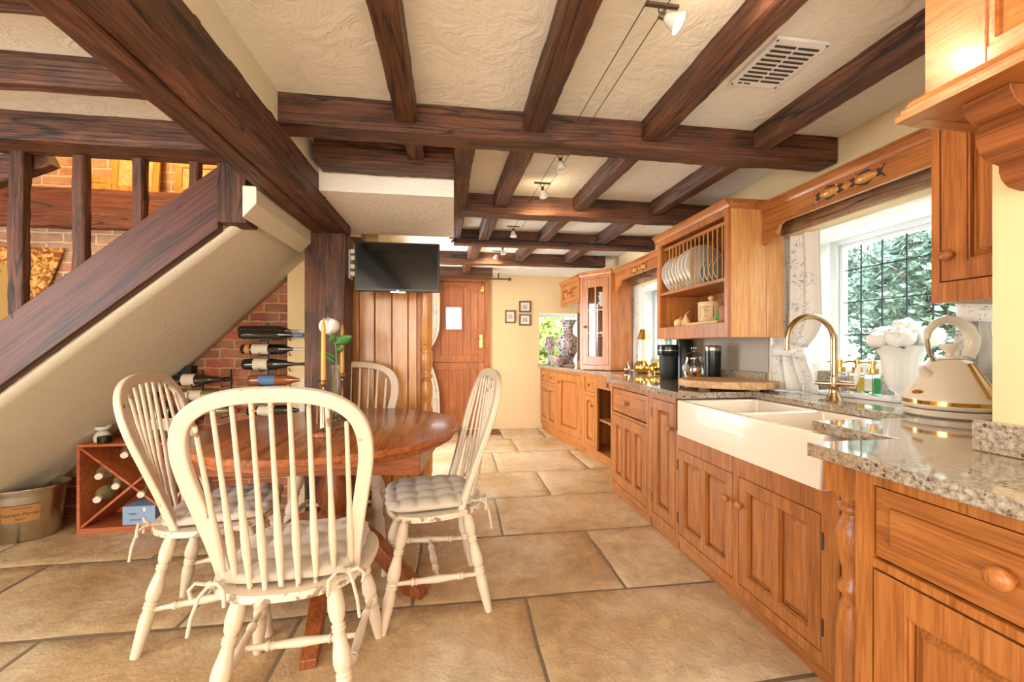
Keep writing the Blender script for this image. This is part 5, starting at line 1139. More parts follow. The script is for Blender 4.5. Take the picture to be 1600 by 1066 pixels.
def petalrose(center, R, parent_name, t, layers=5, mat=None, seed=0):
    rr = random.Random(seed); b = B(); c = Vector(center)
    tx_, ty_ = rr.uniform(-.3, .3), rr.uniform(-.5, .1); Rm = Matrix.Rotation(tx_, 3, 'X') @ Matrix.Rotation(ty_, 3, 'Y')
    for L in range(layers):
        k_ = L/(layers-1); r = R*(.34+.66*k_); n = 3+L//2; tm = radians(8+42*k_)
        for k in range(n):
            a0 = 2*pi*k/n+L*1.1+rr.uniform(-.15, .15); w_ = 2*pi/n*1.35; dz = rr.uniform(-.05, .05)*R
            def fn(u, v):
                th_ = radians(160)+(tm-radians(160))*v; a = a0+(u-.5)*w_*(1-.25*v*v); q = 1+(.16*k_+.03)*max(0, v-.75)*4*(.6+.4*cos((u-.5)*5))
                e = 1-.18*(2*abs(u-.5))**3*v
                return tuple(c+Rm @ Vector((r*q*sin(th_)*cos(a)*e, r*q*sin(th_)*sin(a)*e, R*(.92-.10*k_)*cos(th_)*e+dz)))
            b.grid(fn, 7, 7)
    return b.build(parent_name, mat or MT['rose'], t, smooth=180, solid=.001)
petalrose((qx-.034, qy, 1.305), .056, 'bloom', t, 6, seed=3)
def leafmesh(b, p, d, L, W, up=(0,0,1)):
    p = Vector(p); d = Vector(d).normalized(); s = d.cross(Vector(up)).normalized(); n = s.cross(d)
    def fn(u, v):
        w_ = W*sin(pi*min(1, u*.96+.02))**.8*(1-.25*u); return tuple(p+d*(L*u)+s*((v-.5)*2*w_)+n*(abs(v-.5)*W*.5-.15*L*u*u))
    b.grid(fn, 10, 4)
for (z, d, L, W) in ((1.20, (.9, -.2, .45), .115, .034), (1.16, (.8, .2, .35), .05, .020), (1.26, (-.4, -.3, -.7), .06, .018), (1.09, (-.75, -.2, .6), .12, .012), (1.12, (-.8, .1, .5), .07, .010), (1.24, (.6, .1, -.5), .05, .018)):
    b = B(); leafmesh(b, (qx, qy, z), d, L, W, (0, .9, .3)); b.build('leaf', MT['leaf'], t, smooth=180, solid=.0008)

# ------------------------------------------------------------------ wine corner
BP = [(0,.006),(.028,.0),(.0365,.006),(.037,.02),(.037,.185),(.034,.205),(.022,.232),(.0155,.25),(.0140,.262),(.0140,.290),(.0150,.292),(.0150,.302),(.0135,.305),(0,.305)]
BP2 = [(0,.006),(.030,.0),(.040,.006),(.0405,.02),(.040,.13),(.036,.165),(.026,.205),(.018,.24),(.0145,.262),(.0140,.290),(.0150,.292),(.0150,.302),(.0135,.305),(0,.305)]
def bottle(pos, ax, label, group, mat='black_glaze', lab='label', cap='black', shape=0, spin=0, band=None, name='wine_bottle', k=1.0, rk=1.0):
    t = T(name, label, 'bottle', pos, 0, group); ax = Vector(ax).normalized()
    P = [(r*rk, z*k) for r, z in (BP2 if shape else BP)]
    b = B(); b.lathe(P, pos, ax, 22); b.build('bottle_glass', MT[mat], t, smooth=50)
    if rk > 1.1: b = B(); b.lathe([(.0205,.262*k),(.0205,.303*k),(.019,.3065*k),(0,.307*k)], pos, ax, 16); b.build('capsule', MT['label'], t, smooth=50)
    r0 = (.0372 if not shape else .0407)*rk
    if lab:
        b = B(); b.lathe([(r0, .055*k),(r0, (.135 if not shape else .125)*k)], pos, ax, 22); b.build('label', MT[lab], t, smooth=60)
    if band:
        b = B(); b.lathe([(r0+.0001, .022*k),(r0+.0001, .045*k)], pos, ax, 22); b.build('label_band', MT[band], t, smooth=60)
    if cap:
        b = B(); b.lathe([(.0146,(.254 if not shape else .265)*k),(.0146,.290*k),(.0156,.292*k),(.0156,.303*k),(.014,.3062*k),(0,.3065*k)], pos, ax, 16); b.build('capsule', MT[cap], t, smooth=50)
    return t
RG = 'wine bottles in the wall rack'
yb = 3.175
R1 = [(-1.515, 1.300, 'black_glaze', None, 'foil', 0, None, 'topmost dark bottle lying in the right wall rack, touching the wall'),
      (-1.50, 1.168, 'black_glaze', 'label', 'foil', 0, 'labelo', 'bottle with orange band and white label, below the top in the right wall rack'),
      (-1.49, 1.060, 'black_glaze', 'label', 'black', 1, None, 'dark sloping-shouldered bottle with white label, third down in the right wall rack'),
      (-1.455, .945, 'rosebottle', 'labelb', 'foil', 0, None, 'amber bottle with blue label in the right wall rack'),
      (-1.48, .835, 'black_glaze', 'label', 'black', 0, None, 'bottle mostly hidden behind the nearest chair top, right wall rack'),
      (-1.46, .725, 'black_glaze', 'label', 'black', 0, 'labelo', 'lowest bottle with orange band in the right wall rack, seen between spindles')]
for x, z, m, lb, cp_, sh, bd, la in R1: bottle((x, yb-.005, z), (1, 0, .0), la, RG, m, lb, cp_, sh, band=bd, k=1.36)
bottle((-1.47, 3.08, 1.275), (1, 0, -.02), 'bottle with navy foil lying in front of the topmost rack bottle', RG, 'black_glaze', None, 'labelb', 0, k=1.36)
R2 = [(-1.93, .955, 'black_glaze', 'label', 'black', 1, None, 'bottle with large white label, upper one in the left wall rack'),
      (-1.90, .845, 'olive', 'label', 'labelr', 0, None, 'bottle with red lettered label, second in the left wall rack'),
      (-1.87, .735, 'olive', 'labelr', 'labelr', 0, None, 'bottle with red label and red capsule, lower in the left wall rack')]
for x, z, m, lb, cp_, sh, bd, la in R2: bottle((x, yb-.02, z), (1, 0, 0), la, RG, m, lb, cp_, sh, band=bd, k=1.15)
for nm, xs_, z0, z1, lb in (('wine_rack', (-1.365, -1.165), .66, 1.36, 'right metal wine rack on the brick wall'), ('wine_rack', (-1.80, -1.615), .66, 1.02, 'left metal wine rack on the brick wall')):
    t = T(nm, lb, 'wine rack', (sum(xs_)/2, 3.23, z0), group='metal wine racks on the brick wall')
    for x in xs_:
        b = B(); b.box(x-.012, 3.228, z0, x+.012, 3.249, z1); b.build('upright', MT['iron'], t)
    z = z0+.025
    while z < z1-.05:
        for x in xs_:
            b = B(); b.tube([(x, 3.23, z), (x, 3.19, z-.002), (x, 3.13, z-.002), (x, 3.122, z+.02)], .004, 6); b.build('ring', MT['iron'], t)
        z += .110
b = B(); b.box(-2.00, 3.17, .985, -1.83, 3.245, 1.05); tag(b.build('black_box', MT['matt_black'], bevel=.003), 'small black box fixed on the brick wall above the left wine rack', 'box')
# crate with crossed dividers
t = T('wine_crate', 'reddish wooden wine crate with crossed dividers on the floor', 'crate', (-2.06, 3.09, 0))
cx0, cx1, cy0, cy1, ch_ = -2.365, -1.75, 2.955, 3.235, .565
b = B(); th = .018; b.box(cx0, cy0, 0, cx0+th, cy1, ch_); b.box(cx1-th, cy0, 0, cx1, cy1, ch_); b.box(cx0+th, cy0, 0, cx1-th, cy1, .03); b.box(cx0+th, cy0, ch_-th, cx1-th, cy1, ch_); b.box(cx0+th, cy1-.01, .03, cx1-th, cy1, ch_-th); b.build('crate_box', MT['crate'], t, bevel=.0015)
for s in (0, 1):
    xa, xb = (cx0+th, cx1-th) if s else (cx1-th, cx0+th)
    p, q = Vector((xa, 0, .035)), Vector((xb, 0, ch_-th-.006)); d = (q-p).normalized(); nn = Vector((-d.z, 0, d.x))*.007
    b = B(); b.add([tuple(v+Vector((0, yy, 0))) for yy in (cy0+.004+s*.003, cy1-.012) for v in (p-nn, q-nn, q+nn, p+nn)], [(0,1,2,3),(7,6,5,4),(0,4,5,1),(1,5,6,2),(2,6,7,3),(3,7,4,0)]); b.build('divider', MT['crate'], t)
CG = 'bottles lying in the wooden crate'
for x, z, lb in ((-2.14, .49, 'olive bottle at the top of the crate, neck towards the camera'), (-2.02, .405, 'olive bottle in the top section of the crate, right of the topmost'), (-2.285, .36, 'upper bottle in the left section of the crate'), (-2.19, .292, 'middle bottle of the left section of the crate, beside the divider'), (-2.295, .212, 'lowest bottle in the left section of the crate'), (-2.045, .232, 'bottle leaning in the bottom section of the crate above the carton')):
    bottle((x-.035, 3.17, z), (.38, -1, .0), lb, CG, 'paleolive', None, None, 1, rk=1.3, k=.78)
t = T('blue_carton', 'pale blue carton lying in the bottom of the crate', 'carton', (-2.05, 3.05, .03)); b = B(); b.box(-2.12, 2.975, .031, -1.93, 3.18, .150); b.build('carton_body', MT['paperblue'], t, bevel=.002)
b = B(); b.box(-2.0, 2.9735, .115, -1.985, 2.9748, .14); b.build('sticker', MT['label'], t)
text('print', 'PAIX', .022, (-2.06, 2.9742, .10), Matrix.Rotation(pi/2, 3, 'X'), MT['lead'], t); text('print', 'DOUX RIVAGE', .014, (-2.03, 2.9742, .062), Matrix.Rotation(pi/2, 3, 'X'), MT['lead'], t)
# on the crate
bottle((-1.93, 3.10, .566), (0, 0, 1), 'tall dark standing bottle with white label on top of the crate', 'bottles standing on the crate', 'black_glaze', 'label', 'labelr')
bottle((-2.03, 3.14, .566), (0, 0, 1), 'dark squat bottle standing left of the tall one on the crate', 'bottles standing on the crate', 'olive', 'label', 'black', 1)
bottle((-1.83, 3.12, .566), (0, 0, 1), 'olive bottle standing right of the tall one on the crate', 'bottles standing on the crate', 'olive', 'label', 'foil', 1)
t = T('burner_lamp', 'small cream wax burner with a bowl top standing on the crate', 'burner', (-2.275, 3.03, .566)); b = B(); b.lathe([(0,0),(.045,0),(.050,.02),(.045,.045),(.03,.066),(.022,.07),(0,.07)], (-2.275, 3.03, .566), n=24, sx=.9, sy=.9); b.build('base', MT['cream'], t, smooth=50)
b = B(); b.lathe([(0,.071),(.022,.071),(.048,.085),(.052,.102),(.048,.10),(.02,.085),(0,.083)], (-2.275, 3.03, .566), n=24, sx=.9, sy=.9); b.build('bowl', MT['ceramic'], t, smooth=50)
b = B(); b.lathe([(0,0),(.036,0),(.038,.01),(.038,.04),(.03,.045),(0,.045)], (-2.235, 2.995, .566), n=24); tag(b.build('candle_tin', MT['black'], smooth=40), 'small black candle tin at the front edge of the crate', 'tin')
# champagne bucket
bx, by = -2.67, 2.97
t = T('champagne_bucket', 'polished steel oval champagne bucket on the floor left of the crate', 'bucket', (bx, by, 0))
M = Matrix.Translation((bx, by, 0)) @ Matrix.Rotation(radians(8), 4, 'Z')
b = B(M); b.lathe([(0,.004),(.165,.004),(.175,.012),(.200,.27),(.21,.30),(.222,.318),(.222,.324),(.214,.324),(.20,.30),(.192,.27),(.168,.018),(0,.014)], n=64, sy=.72); b.build('bucket_body', MT['steel'], t, smooth=50)
def bl(u, v): # label follows the oval side
    a = radians(-92+50*u); z = .13+.10*v; r = .1875+.0965*(z-.12)+.0035; return tuple(M @ Vector((r*cos(a), r*.72*sin(a), z)))
b = B(); b.grid(bl, 16, 4); b.build('label', plain('copper_label', srgb(176, 124, 66), .4, .3), t, smooth=60)
def wraptext(s, size, zc, sx=1.0):
    o = text('lettering', s, size, (0, 0, 0), None, MT['matt_black'], t, .0001); off = OFF[t.name]
    for v in o.data.vertices:
        p = v.co+off; a = radians(-67)+p.x*sx/.175; z = zc+p.y; r = .1875+.0965*(z-.12)+.0048+p.z; v.co = (M @ Vector((r*cos(a), r*.72*sin(a), z)))-off
wraptext('Laurent-Perrier', .030, .178, .80); wraptext('CHAMPAGNE', .013, .213); wraptext('BRUT', .018, .148)
for s in (-1,):
    b = B(M); b.tube([(s*.205, -.03, .28), (s*.25, -.03, .27), (s*.255, 0, .24), (s*.25, .03, .27), (s*.205, .03, .28)], .006, 8); b.build('handle', MT['steel'], t, smooth=60)

# ------------------------------------------------------------------ on the worktop
WT = .9305
kx, ky = 1.835, 1.285
t = T('kettle', 'cream pyramid kettle with a big loop handle and brass trim on the worktop', 'kettle', (kx, ky, WT))
b = B(); b.lathe([(0,0),(.120,0),(.128,.006),(.130,.022),(.126,.026),(0,.026)], (kx, ky, WT), n=48); b.build('power_base', MT['kettle'], t, smooth=40)
b = B(); b.lathe([(.122,.029),(.130,.034),(.133,.042),(.133,.046)], (kx, ky, WT), n=48); b.lathe([(.1325,.060),(.132,.066),(.126,.078),(.056,.205),(.050,.210),(0,.212)], (kx, ky, WT), n=48); b.build('kettle_body', MT['kettle'], t, smooth=40)
b = B(); b.lathe([(.1315,.045),(.1315,.061)], (kx, ky, WT), n=48); b.build('brass_band', MT['gold'], t)
dU = Vector((.99, -.14, 0)); dV = Vector((.14, .99, 0))  # across the view / away
K = lambda u, v, z: tuple(Vector((kx, ky, WT))+dU*u+dV*v+Vector((0, 0, z)))
b = B(); b.lathe([(.046,.212),(.046,.218),(.012,.222),(.011,.235),(.026,.25),(.030,.262),(.028,.268),(0,.269)], (kx, ky, WT), n=28); b.build('lid', MT['kettle'], t, smooth=50)
b = B(); pts = [K(-.085, 0, .285), K(-.082, 0, .315), K(-.055, 0, .345), K(-.015, 0, .360), K(.03, 0, .352), K(.068, 0, .325), K(.086, 0, .285), K(.083, 0, .25), K(.066, 0, .215)]
b.tube(pts, [.008,.012,.014,.016,.018,.021,.023,.022,.018], 14); b.build('loop_handle', MT['kettle'], t, smooth=60)
b = B(); b.tube([K(-.060, 0, .205), K(-.078, 0, .235), K(-.086, 0, .29)], .007, 10); b.build('handle_stay', MT['steel'], t, smooth=60)
b = B(); b.tube([K(-.070, 0, .145), K(-.092, 0, .160), K(-.108, 0, .182)], [.022, .015, .010], 14); b.build('spout', MT['kettle'], t, smooth=60)
def kc(u_ang, z, off=0):   # point on the conical flank
    r = .1305-(z-.07)*.555+off; a = radians(u_ang); return tuple(Vector((kx, ky, WT+z))+Vector((cos(a)*r, sin(a)*r, 0)))
b = B(); b.grid(lambda u, v: kc(-98+14*u, .085+.11*v, .004), 4, 8); b.build('water_window', MT['label'], t, smooth=60, solid=.003)
b = B(); pts = [kc(-99, .08, .004), kc(-99, .195, .004), kc(-83, .195, .004), kc(-83, .08, .004)]; b.tube(pts, .005, 8, closed=True); b.build('window_surround', MT['gold'], t, smooth=60)
b = B(); b.lathe([(0,0),(.02,0),(.018,.004),(0,.005)], kc(172, .088, -.001), Vector((cos(radians(172)), sin(radians(172)), .55)), 20, sy=1.0, sx=.45); b.build('badge', MT['gold'], t, smooth=50)
b = B(); b.box(kx+.02, ky-.142, WT+.048, kx+.05, ky-.128, WT+.06); b.build('switch', MT['black'], t)
# fluted vase with white roses
wx, wy = 2.06, 1.63
t = T('fluted_vase', 'white fluted pedestal vase on the worktop before the window', 'vase', (wx, wy, WT)); b = B()
b.lathe([(0,0),(.05,0),(.052,.006),(.046,.012),(.024,.022),(.022,.04),(.045,.06),(.06,.10),(.066,.16),(.074,.21),(.09,.245),(.104,.262),(.100,.262),(.07,.22),(0,.20)], (wx, wy, WT), n=72, flute=.025, nfl=24); b.build('vase_body', MT['ceramic'], t, smooth=60)
for i, (dx, dy, dz, r) in enumerate(((-.07, -.05, .30, .055), (.045, -.075, .30, .058), (.09, .02, .295, .05), (-.02, .05, .31, .055), (0, -.02, .345, .05), (-.09, .03, .29, .045))):
    t = T('white_flower', ['white rose at the left of the bunch in the fluted vase', 'large white rose at the front of the bunch in the fluted vase', 'white rose at the right of the bunch in the fluted vase', 'white rose at the back of the bunch in the fluted vase', 'topmost white rose in the fluted vase', 'white rose drooping over the left rim of the fluted vase'][i], 'flower', (wx+dx, wy+dy, WT+dz-.05), group='white roses in the fluted vase')
    petalrose((wx+dx, wy+dy, WT+dz), r, 'bloom', t, 5, seed=20+i)
    b = B(); b.tube([(wx+dx*.2, wy+dy*.2, WT+.21), (wx+dx, wy+dy, WT+dz-r*.4)], .003, 6); b.build('stem', MT['stem'], t)
    b = B(); leafmesh(b, (wx+dx*.8, wy+dy*.8, WT+dz-.04), (dx+.01, dy-.02, -.01), .06, .012); b.build('leaf', MT['leaf'], t, smooth=180)
# mixer tap
tx, ty = 1.825, 1.745
t = T('mixer_tap', 'brushed brass swan neck mixer tap with white lever ends behind the sink', 'tap', (tx, ty, WT)); b = B()
b.lathe([(0,0),(.036,0),(.034,.006),(.022,.03),(.020,.045),(.022,.06),(.026,.064),(.0,.066)], (tx, ty, WT), n=24); b.build('tap_base', MT['bronze'], t, smooth=40)
A3 = Vector((-.995, .1, 0)); rad = .118; pts = []; zs = .285
for k in range(5): pts.append((tx, ty, WT+.06+(zs-.06)*k/4))
for k in range(1, 19):
    a = pi*k/18; q = Vector((tx, ty, WT+zs))+A3*(rad*(1-cos(a)))+Vector((0, 0, rad*sin(a))); pts.append(tuple(q))
e = Vector(pts[-1]); pts += [tuple(e+Vector((0, 0, -.03))), tuple(e+Vector((0, 0, -.045)))]
b = B(); b.tube(pts, [.0145]*(len(pts)-2)+[.0145, .0165], 16); b.lathe([(.016,.06),(.018,.07),(.018,.10),(.016,.115),(.0145,.12)], (tx, ty, WT), n=20); b.build('swan_neck', MT['bronze'], t, smooth=60)
b = B(); l_ = Vector((.15, -1, 0)).normalized(); l_ = Vector((.62, -.78, 0)); c0 = Vector((tx, ty, WT+.078))
b.tube([c0-l_*.075, c0-l_*.04, c0, c0+l_*.04, c0+l_*.075], [.010, .014, .017, .014, .010], 14); b.build('crossbody', MT['bronze'], t, smooth=60)
for s in (-1, 1):
    p = c0+l_*.078*s; b = B(); b.lathe([(.007,0),(.007,.015),(.011,.022),(.0125,.05),(.011,.075),(.005,.082),(.006,.092),(0,.094)], p, (.1*s, -.1, 1), 16); b.build('lever', MT['ceramic'], t, smooth=50)
# tray with soap bottles
t = T('marble_tray', 'long white marble tray behind the tap', 'tray', (2.03, 1.75, WT)); M = Matrix.Translation((2.03, 1.80, WT)) @ Matrix.Rotation(radians(-82), 4, 'Z'); b = B(M); b.box(-.20, -.06, 0, .20, .06, .02); b.build('tray_body', MT['ceramic'], t, bevel=.004)
def soap(x, y, mat, label):
    t = T('soap_bottle', label, 'soap bottle', (x, y, WT+.0205), group='soap bottles on the marble tray'); z = WT+.0205
    b = B(); b.box(x-.026, y-.026, z, x+.026, y+.026, z+.105); b.build('bottle_body', MT['jarglass'], t, bevel=.008)
    b = B(); b.box(x-.022, y-.022, z+.004, x+.022, y+.022, z+.085); b.build('liquid', MT[mat], t, bevel=.006)
    b = B(); b.box(x-.0275, y-.018, z+.02, x-.0262, y+.018, z+.08); b.build('label', MT['label'], t)
    b = B(); b.lathe([(.022,.106),(.022,.13),(.010,.132),(.010,.15),(.014,.152),(.014,.168),(0,.17)], (x, y, z), n=20); b.tube([(x, y, z+.16), (x-.02, y+.03, z+.16), (x-.03, y+.045, z+.153)], .004, 8); b.build('pump', MT['brass'], t, smooth=40)
soap(2.005, 1.885, 'soap_pink', 'pink soap bottle with brass pump, leftmost on the tray'); soap(2.06, 1.84, 'soap_yellow', 'yellow soap bottle with brass pump behind the tap'); soap(2.03, 1.735, 'soap_green', 'green soap bottle with brass pump, rightmost on the tray')
# chopping board
t = T('chopping_board', 'thick pale oval chopping board propped on the worktop under the plate rack', 'board', (1.66, 2.31, WT)); M = Matrix.Translation((1.655, 2.30, WT)) @ Matrix.Rotation(radians(-30), 4, 'Z')
b = B(M); out = []
for k in range(64):
    a = 2*pi*k/64; x, y = .275*cos(a), .20*sin(a)
    out.append((x, y))
b.prism(out, .012, .055, lambda p, q, h: (p, q, h)); b.box(-.16, -.12, 0, -.10, .12, .012); b.box(.10, -.12, 0, .16, .12, .012); b.build('board_body', MT['board'], t, bevel=.006)
# coffee machine
t = T('coffee_machine', 'black capsule coffee machine on the worktop under the plate rack', 'coffee machine', (1.74, 3.03, WT)); cxm, cym = 1.72, 3.04
b = B(); b.lathe([(0,.185),(.082,.185),(.088,.195),(.088,.255),(.084,.27),(0,.272)], (cxm-.03, cym, WT), n=36); b.build('brew_head', MT['black'], t, smooth=40)
b = B(); b.lathe([(.089,.222),(.0895,.224),(.0895,.228),(.089,.23)], (cxm-.03, cym, WT), n=36); b.build('chrome_ring', MT['steel'], t)
b = B(); b.lathe([(0,0),(.062,0),(.066,.006),(.074,.17),(.07,.182),(0,.184)], (cxm-.03, cym, WT), n=36); b.build('cup_holder', MT['matt_black'], t, smooth=40)
b = B(); b.lathe([(0,0),(.06,0),(.062,.30),(.055,.315),(0,.317)], (cxm+.05, cym-.09, WT), n=32); b.build('water_tank', MT['black'], t, smooth=40)
# jar of clementines
jx, jy = 1.70, 2.72
t = T('glass_jar', 'round lidded glass jar beside the coffee machine', 'jar', (jx, jy, WT)); b = B(); b.lathe([(0,0),(.055,0),(.07,.02),(.082,.07),(.078,.13),(.06,.165),(.062,.18),(.058,.18),(.056,.165),(.072,.13),(.077,.07),(.066,.024),(0,.006)], (jx, jy, WT), n=32); b.build('jar_body', MT['jarglass'], t, smooth=60)
b = B(); b.lathe([(.064,.182),(.06,.195),(.03,.215),(.012,.218),(.010,.228),(.02,.238),(.018,.25),(0,.254)], (jx, jy, WT), n=28); b.build('lid', MT['jarglass'], t, smooth=60)
b = B(); b.lathe([(0,0),(.03,0),(.03,.004),(0,.005)], (jx-.075, jy-.030, WT+.105), (-1, -.4, .1), 24); b.build('tag', MT['steel'], t)
orng = plain('clementine_skin', srgb(216, 140, 60), .45)
for k, (dx, dy, dz) in enumerate(((-.035,-.02,.036),(.03,-.03,.036),(.0,.035,.036),(-.02,.01,.083),(.03,.0,.083))):
    b = B(); b.lathe([(0,-.029),(.014,-.025),(.026,-.011),(.029,.0),(.026,.014),(.014,.026),(0,.029)], (jx+dx, jy+dy, WT+dz), n=18)
    tag(b.build('clementine', orng, smooth=180), ['clementine at the left bottom of the glass jar', 'clementine at the front bottom of the glass jar', 'clementine at the back bottom of the glass jar', 'clementine in the upper left of the glass jar', 'clementine in the upper right of the glass jar'][k], 'fruit', 'clementines in the jar')
t = T('storage_canister', 'tall black canister with a steel lid right of the glass jar', 'canister', (1.75, 2.57, WT)); b = B(); b.lathe([(0,0),(.048,0),(.05,.004),(.05,.225),(0,.225)], (1.755, 2.58, WT), n=28); b.build('canister_body', MT['black'], t, smooth=40)
b = B(); b.lathe([(.0505,.226),(.0515,.23),(.0515,.258),(.048,.264),(0,.266)], (1.755, 2.58, WT), n=28); b.build('lid', MT['steel'], t, smooth=40); b = B(); b.lathe([(0,0),(.010,0),(.010,.002),(0,.002)], (1.706, 2.565, WT+.04), (-1, -.3, 0), 14); b.build('badge', MT['kraft'], t)
# middle window things
t = T('table_lamp', 'small gold table lamp with pleated shade on the middle window ledge', 'lamp', (1.88, 3.88, WT)); lx, ly_ = 1.88, 3.86
b = B(); b.lathe([(0,0),(.05,0),(.05,.008),(.01,.014),(.004,.02),(.004,.40),(0,.40)], (lx, ly_, WT), n=24); b.build('stand', MT['gold'], t, smooth=40)
b = B(); b.lathe([(.035,.425),(.062,.325)], (lx, ly_, WT), n=72, flute=.03, nfl=24); b.build('lamp_shade', MT['gold'], t, smooth=60, solid=.001)
def gourd(x, y, R, H, name, label, cat, mat, g=None, z=WT, rib=.06, stalk=True, pear=False):
    t = T(name, label, cat, (x, y, z), group=g); b = B()
    if pear: pr_ = [(0,.004),(R*.5,0),(R*.9,H*.15),(R,H*.32),(R*.8,H*.52),(R*.45,H*.72),(R*.3,H*.88),(R*.15,H*.96),(0,H*.98)]
    else: pr_ = [(0,.01),(R*.5,0),(R*.85,H*.15),(R,H*.45),(R*.88,H*.78),(R*.55,H*.97),(R*.2,H*1.0),(0,H*.93)]
    b.lathe(pr_, (x, y, z), n=64, flute=rib, nfl=9); b.build('body', mat, t, smooth=60)
    if stalk: b = B(); b.tube([(x, y, z+H*.92), (x+.004, y, z+H*1.1), (x+.018, y-.01, z+H*1.25)], [.006, .004, .003], 8); b.build('stalk', mat, t, smooth=60)
gourd(1.80, 3.72, .085, .12, 'gold_pumpkin', 'large shiny gold pumpkin ornament by the middle window', 'ornament', MT['gold'], 'gold fruit ornaments')
gourd(1.86, 3.56, .07, .11, 'gold_pumpkin', 'smaller gold pumpkin ornament right of the large one', 'ornament', MT['gold'], 'gold fruit ornaments')
gourd(1.72, 3.90, .035, .09, 'gold_pear', 'copper pear ornament left of the gold pumpkins', 'ornament', MT['bronze'], 'gold fruit ornaments', rib=0, pear=True)
t = T('glass_holder', 'small clear candle holder near the coffee machine', 'candle holder', (1.70, 3.32, WT)); b = B(); b.box(1.67, 3.26, WT, 1.73, 3.32, WT+.006); b.box(1.69, 3.28, WT+.05, 1.76, 3.30, WT+.075); b.tube([(1.70, 3.29, WT+.006), (1.70, 3.29, WT+.05)], .004, 6); b.build('holder_body', MT['brass'], t)
# far end vases
t = T('painted_vase', 'tall blue and rust painted vase by the small far window', 'vase', (1.50, 5.28, WT)); b = B(); b.lathe([(0,0),(.085,0),(.095,.01),(.085,.03),(.07,.06),(.078,.10),(.115,.17),(.142,.25),(.148,.31),(.135,.37),(.09,.40),(.068,.425),(.064,.48),(.072,.53),(.10,.575),(.125,.60),(.118,.60),(.06,.53),(0,.50)], (1.50, 5.28, WT), n=48); b.build('vase_body', MT['vase'], t, smooth=50)
b = B(); b.lathe([(0,0),(.095,0),(.098,.006),(.092,.02),(.0905,.02)], (1.50, 5.28, WT-.0), n=40); b.build('foot_rim', MT['ceramic'], t)
t = T('painted_bowl', 'round painted bowl on a foot in front of the tall vase', 'bowl', (1.34, 5.15, WT)); b = B(); b.lathe([(0,0),(.055,0),(.058,.012),(.06,.02),(.10,.055),(.135,.11),(.142,.145),(.136,.145),(.095,.06),(0,.03)], (1.345, 5.15, WT), n=40); b.build('bowl_body', MT['bowl'], t, smooth=50)
t = T('painted_jug', 'small blue and white jug at the far window ledge', 'jug', (1.33, 5.95, .906)); b = B(); b.lathe([(0,0),(.05,0),(.055,.01),(.03,.04),(.028,.2),(.05,.22),(.075,.26),(.08,.31),(.06,.35),(.06,.40),(.07,.42),(.065,.42),(.05,.36),(0,.3)], (1.42, 5.98, .906), n=30); b.build('jug_body', MT['bowl'], t, smooth=50)
b = B(); b.tube([(1.495, 5.98, 1.23), (1.54, 5.98, 1.26), (1.53, 5.98, 1.31), (1.475, 5.98, 1.31)], .01, 8); b.build('handle', MT['bowl'], t, smooth=60)
for i, (x, y, h) in enumerate(((1.545, 4.93, .10), (1.50, 4.80, .12))):
    b = B(); b.lathe([(0,0),(.034,0),(.036,h*.5),(.033,h),(.02,h+.008),(.01,h+.012),(.012,h+.03),(0,h+.032)], (x, y, WT), n=22); tag(b.build('ceramic_pot', MT['ceramic'], smooth=50), ['small white lidded pot right of the tall painted vase', 'white lidded pot nearest the glazed corner cabinet'][i], 'pot')
# inside the glazed corner cabinet
for i, (x, y, z, n_) in enumerate(((1.60, 4.27, 1.6205, 4), (1.68, 4.22, 1.6205, 2), (1.62, 4.27, 1.3005, 1), (1.60, 4.28, .9555, 2))):
    for k in range(n_):
        b = B(); b.lathe([(0,0),(.024,0),(.026,.006),(.042,.030),(.047,.048),(.044,.048),(.035,.02),(0,.01)], (x+.006*(k % 2), y, z+k*.036), n=20)
        o = b.build('china_cup', MT['ceramic'], smooth=50); tag(o, ['white cup in the tall stack on the top shelf of the glazed cabinet, %s', 'white cup in the short stack on the top shelf of the glazed cabinet, %s', 'white cup on the middle shelf of the glazed corner cabinet, %s', 'white cup at the bottom of the glazed corner cabinet, %s'][i] % (['lowest', 'second up', 'third up', 'topmost'][k] if n_ > 2 else ['lower one', 'upper one'][k] if n_ == 2 else 'on its own'), 'cup', 'cups stack %s in the glazed cabinet' % ['one', 'two', 'three', 'four'][i])
for k in range(4):
    b = B(); b.lathe([(0,0),(.03,0),(.06,.008),(.062,.011),(.03,.006),(0,.006)], (1.68, 4.24, 1.3005+k*.010), n=24); tag(b.build('china_saucer', MT['ceramic'], smooth=50), 'white saucer in the stack on the middle shelf of the glazed cabinet, %s' % ['lowest', 'second up', 'third up', 'topmost'][k], 'saucer', 'saucers in the glazed cabinet')
# inside the plate rack cabinet's display shelf
SZ = 1.3255
gourd(1.60, 2.745, .033, .058, 'clay_apple', 'small cream clay apple at the left of the display shelf', 'ornament', MT['stoneware'], 'clay fruit on the display shelf', z=SZ, rib=0)
gourd(1.60, 2.655, .030, .085, 'clay_pear', 'cream clay pear beside the apple on the display shelf', 'ornament', MT['stoneware'], 'clay fruit on the display shelf', z=SZ, rib=0, pear=True)
t = T('biscuit_barrel', 'cream stoneware biscuit jar with brown crest print on the display shelf', 'jar', (1.69, 2.50, SZ)); b = B(); b.lathe([(0,0),(.078,0),(.082,.006),(.082,.145),(0,.145)], (1.69, 2.50, SZ), n=36); b.build('jar_body', MT['stoneware'], t, smooth=40)
b = B(); b.lathe([(.086,.146),(.086,.154),(.02,.160),(.012,.165),(.02,.176),(.022,.19),(.014,.197),(0,.198)], (1.69, 2.50, SZ), n=36); b.build('lid', MT['stoneware'], t, smooth=40)
offb = OFF[t.name]
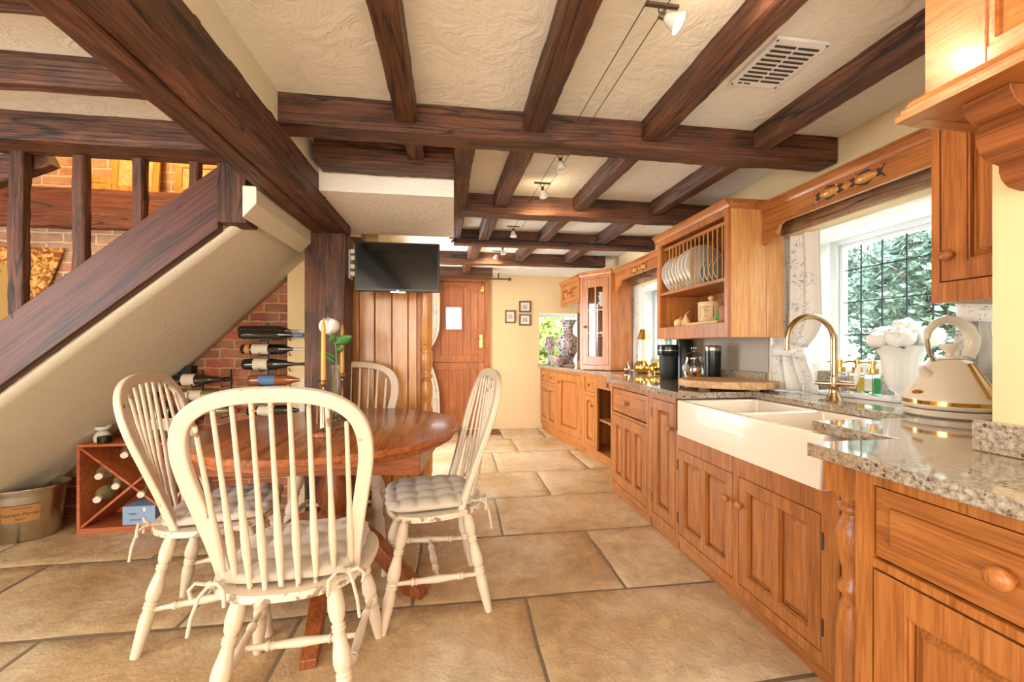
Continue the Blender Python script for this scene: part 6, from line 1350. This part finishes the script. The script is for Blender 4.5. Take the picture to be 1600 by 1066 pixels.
def barrel(s, size, zc, sx=1):
    o = text('printed_lettering', s, size, (0, 0, 0), None, MT['brownprint'], t, .0001)
    for v in o.data.vertices:
        p = v.co+offb; a = radians(-146)+p.x*sx/.082; v.co = Vector((1.69+.0824*cos(a), 2.50+.0824*sin(a), SZ+zc+p.y))-offb
barrel('HONEY', .018, .118); barrel('TEA', .022, .096); barrel('ESTD', .010, .078); barrel('1824', .014, .060)
def bcyl(u, v, a0, a1, z0, z1): a = radians(a0+(a1-a0)*u); return (1.69+.0826*cos(a), 2.50+.0826*sin(a), SZ+z0+(z1-z0)*v)
for a_ in (-176, -118):
    b = B(); b.grid(lambda u, v: bcyl(u, v, a_, a_+3, .05, .13), 2, 6); b.build('printed_crest', MT['brownprint'], t, smooth=60)
t = T('clay_jug', 'brown glazed tankard at the right of the display shelf', 'jug', (1.62, 2.25, SZ)); b = B(); b.lathe([(0,0),(.050,0),(.052,.01),(.046,.06),(.050,.10),(.047,.105),(.042,.06),(0,.02)], (1.63, 2.25, SZ), n=28); b.build('jug_body', MT['kraft'], t, smooth=50)
b = B(); b.tube([(1.63, 2.20, SZ+.085), (1.625, 2.165, SZ+.075), (1.625, 2.17, SZ+.03), (1.63, 2.205, SZ+.02)], .006, 8); b.build('handle', MT['kraft'], t, smooth=60)
t = T('greeting_card', 'pale card leaning at the back of the display shelf', 'card', (1.76, 2.33, SZ)); b = B(); b.hexa([(1.77, 2.26, SZ), (1.77, 2.39, SZ), (1.767, 2.39, SZ), (1.767, 2.26, SZ)], [(1.80, 2.26, SZ+.19), (1.80, 2.39, SZ+.19), (1.797, 2.39, SZ+.19), (1.797, 2.26, SZ+.19)]); b.build('card_sheet', MT['label'], t)
b = B(); b.add([(1.7765, 2.31, SZ+.065), (1.7765, 2.34, SZ+.065), (1.7805, 2.325, SZ+.09)], [(0, 1, 2)]); b.build('printed_mark', MT['brownprint'], t)
b = B(); b.lathe([(0,0),(.03,0),(.034,.03),(.02,.055),(.012,.07),(.014,.085),(0,.085)], (1.66, 2.36, SZ), n=18); tag(b.build('green_bottle', MT['soap_green'], smooth=50), 'little green bottle between the biscuit jar and the tankard', 'bottle')
b = B(); b.box(1.535, 2.22, SZ+.0, 1.575, 2.56, SZ+.018); tag(b.build('wooden_strip', MT['board'], bevel=.002), 'pale wooden strip along the front of the display shelf', 'strip')
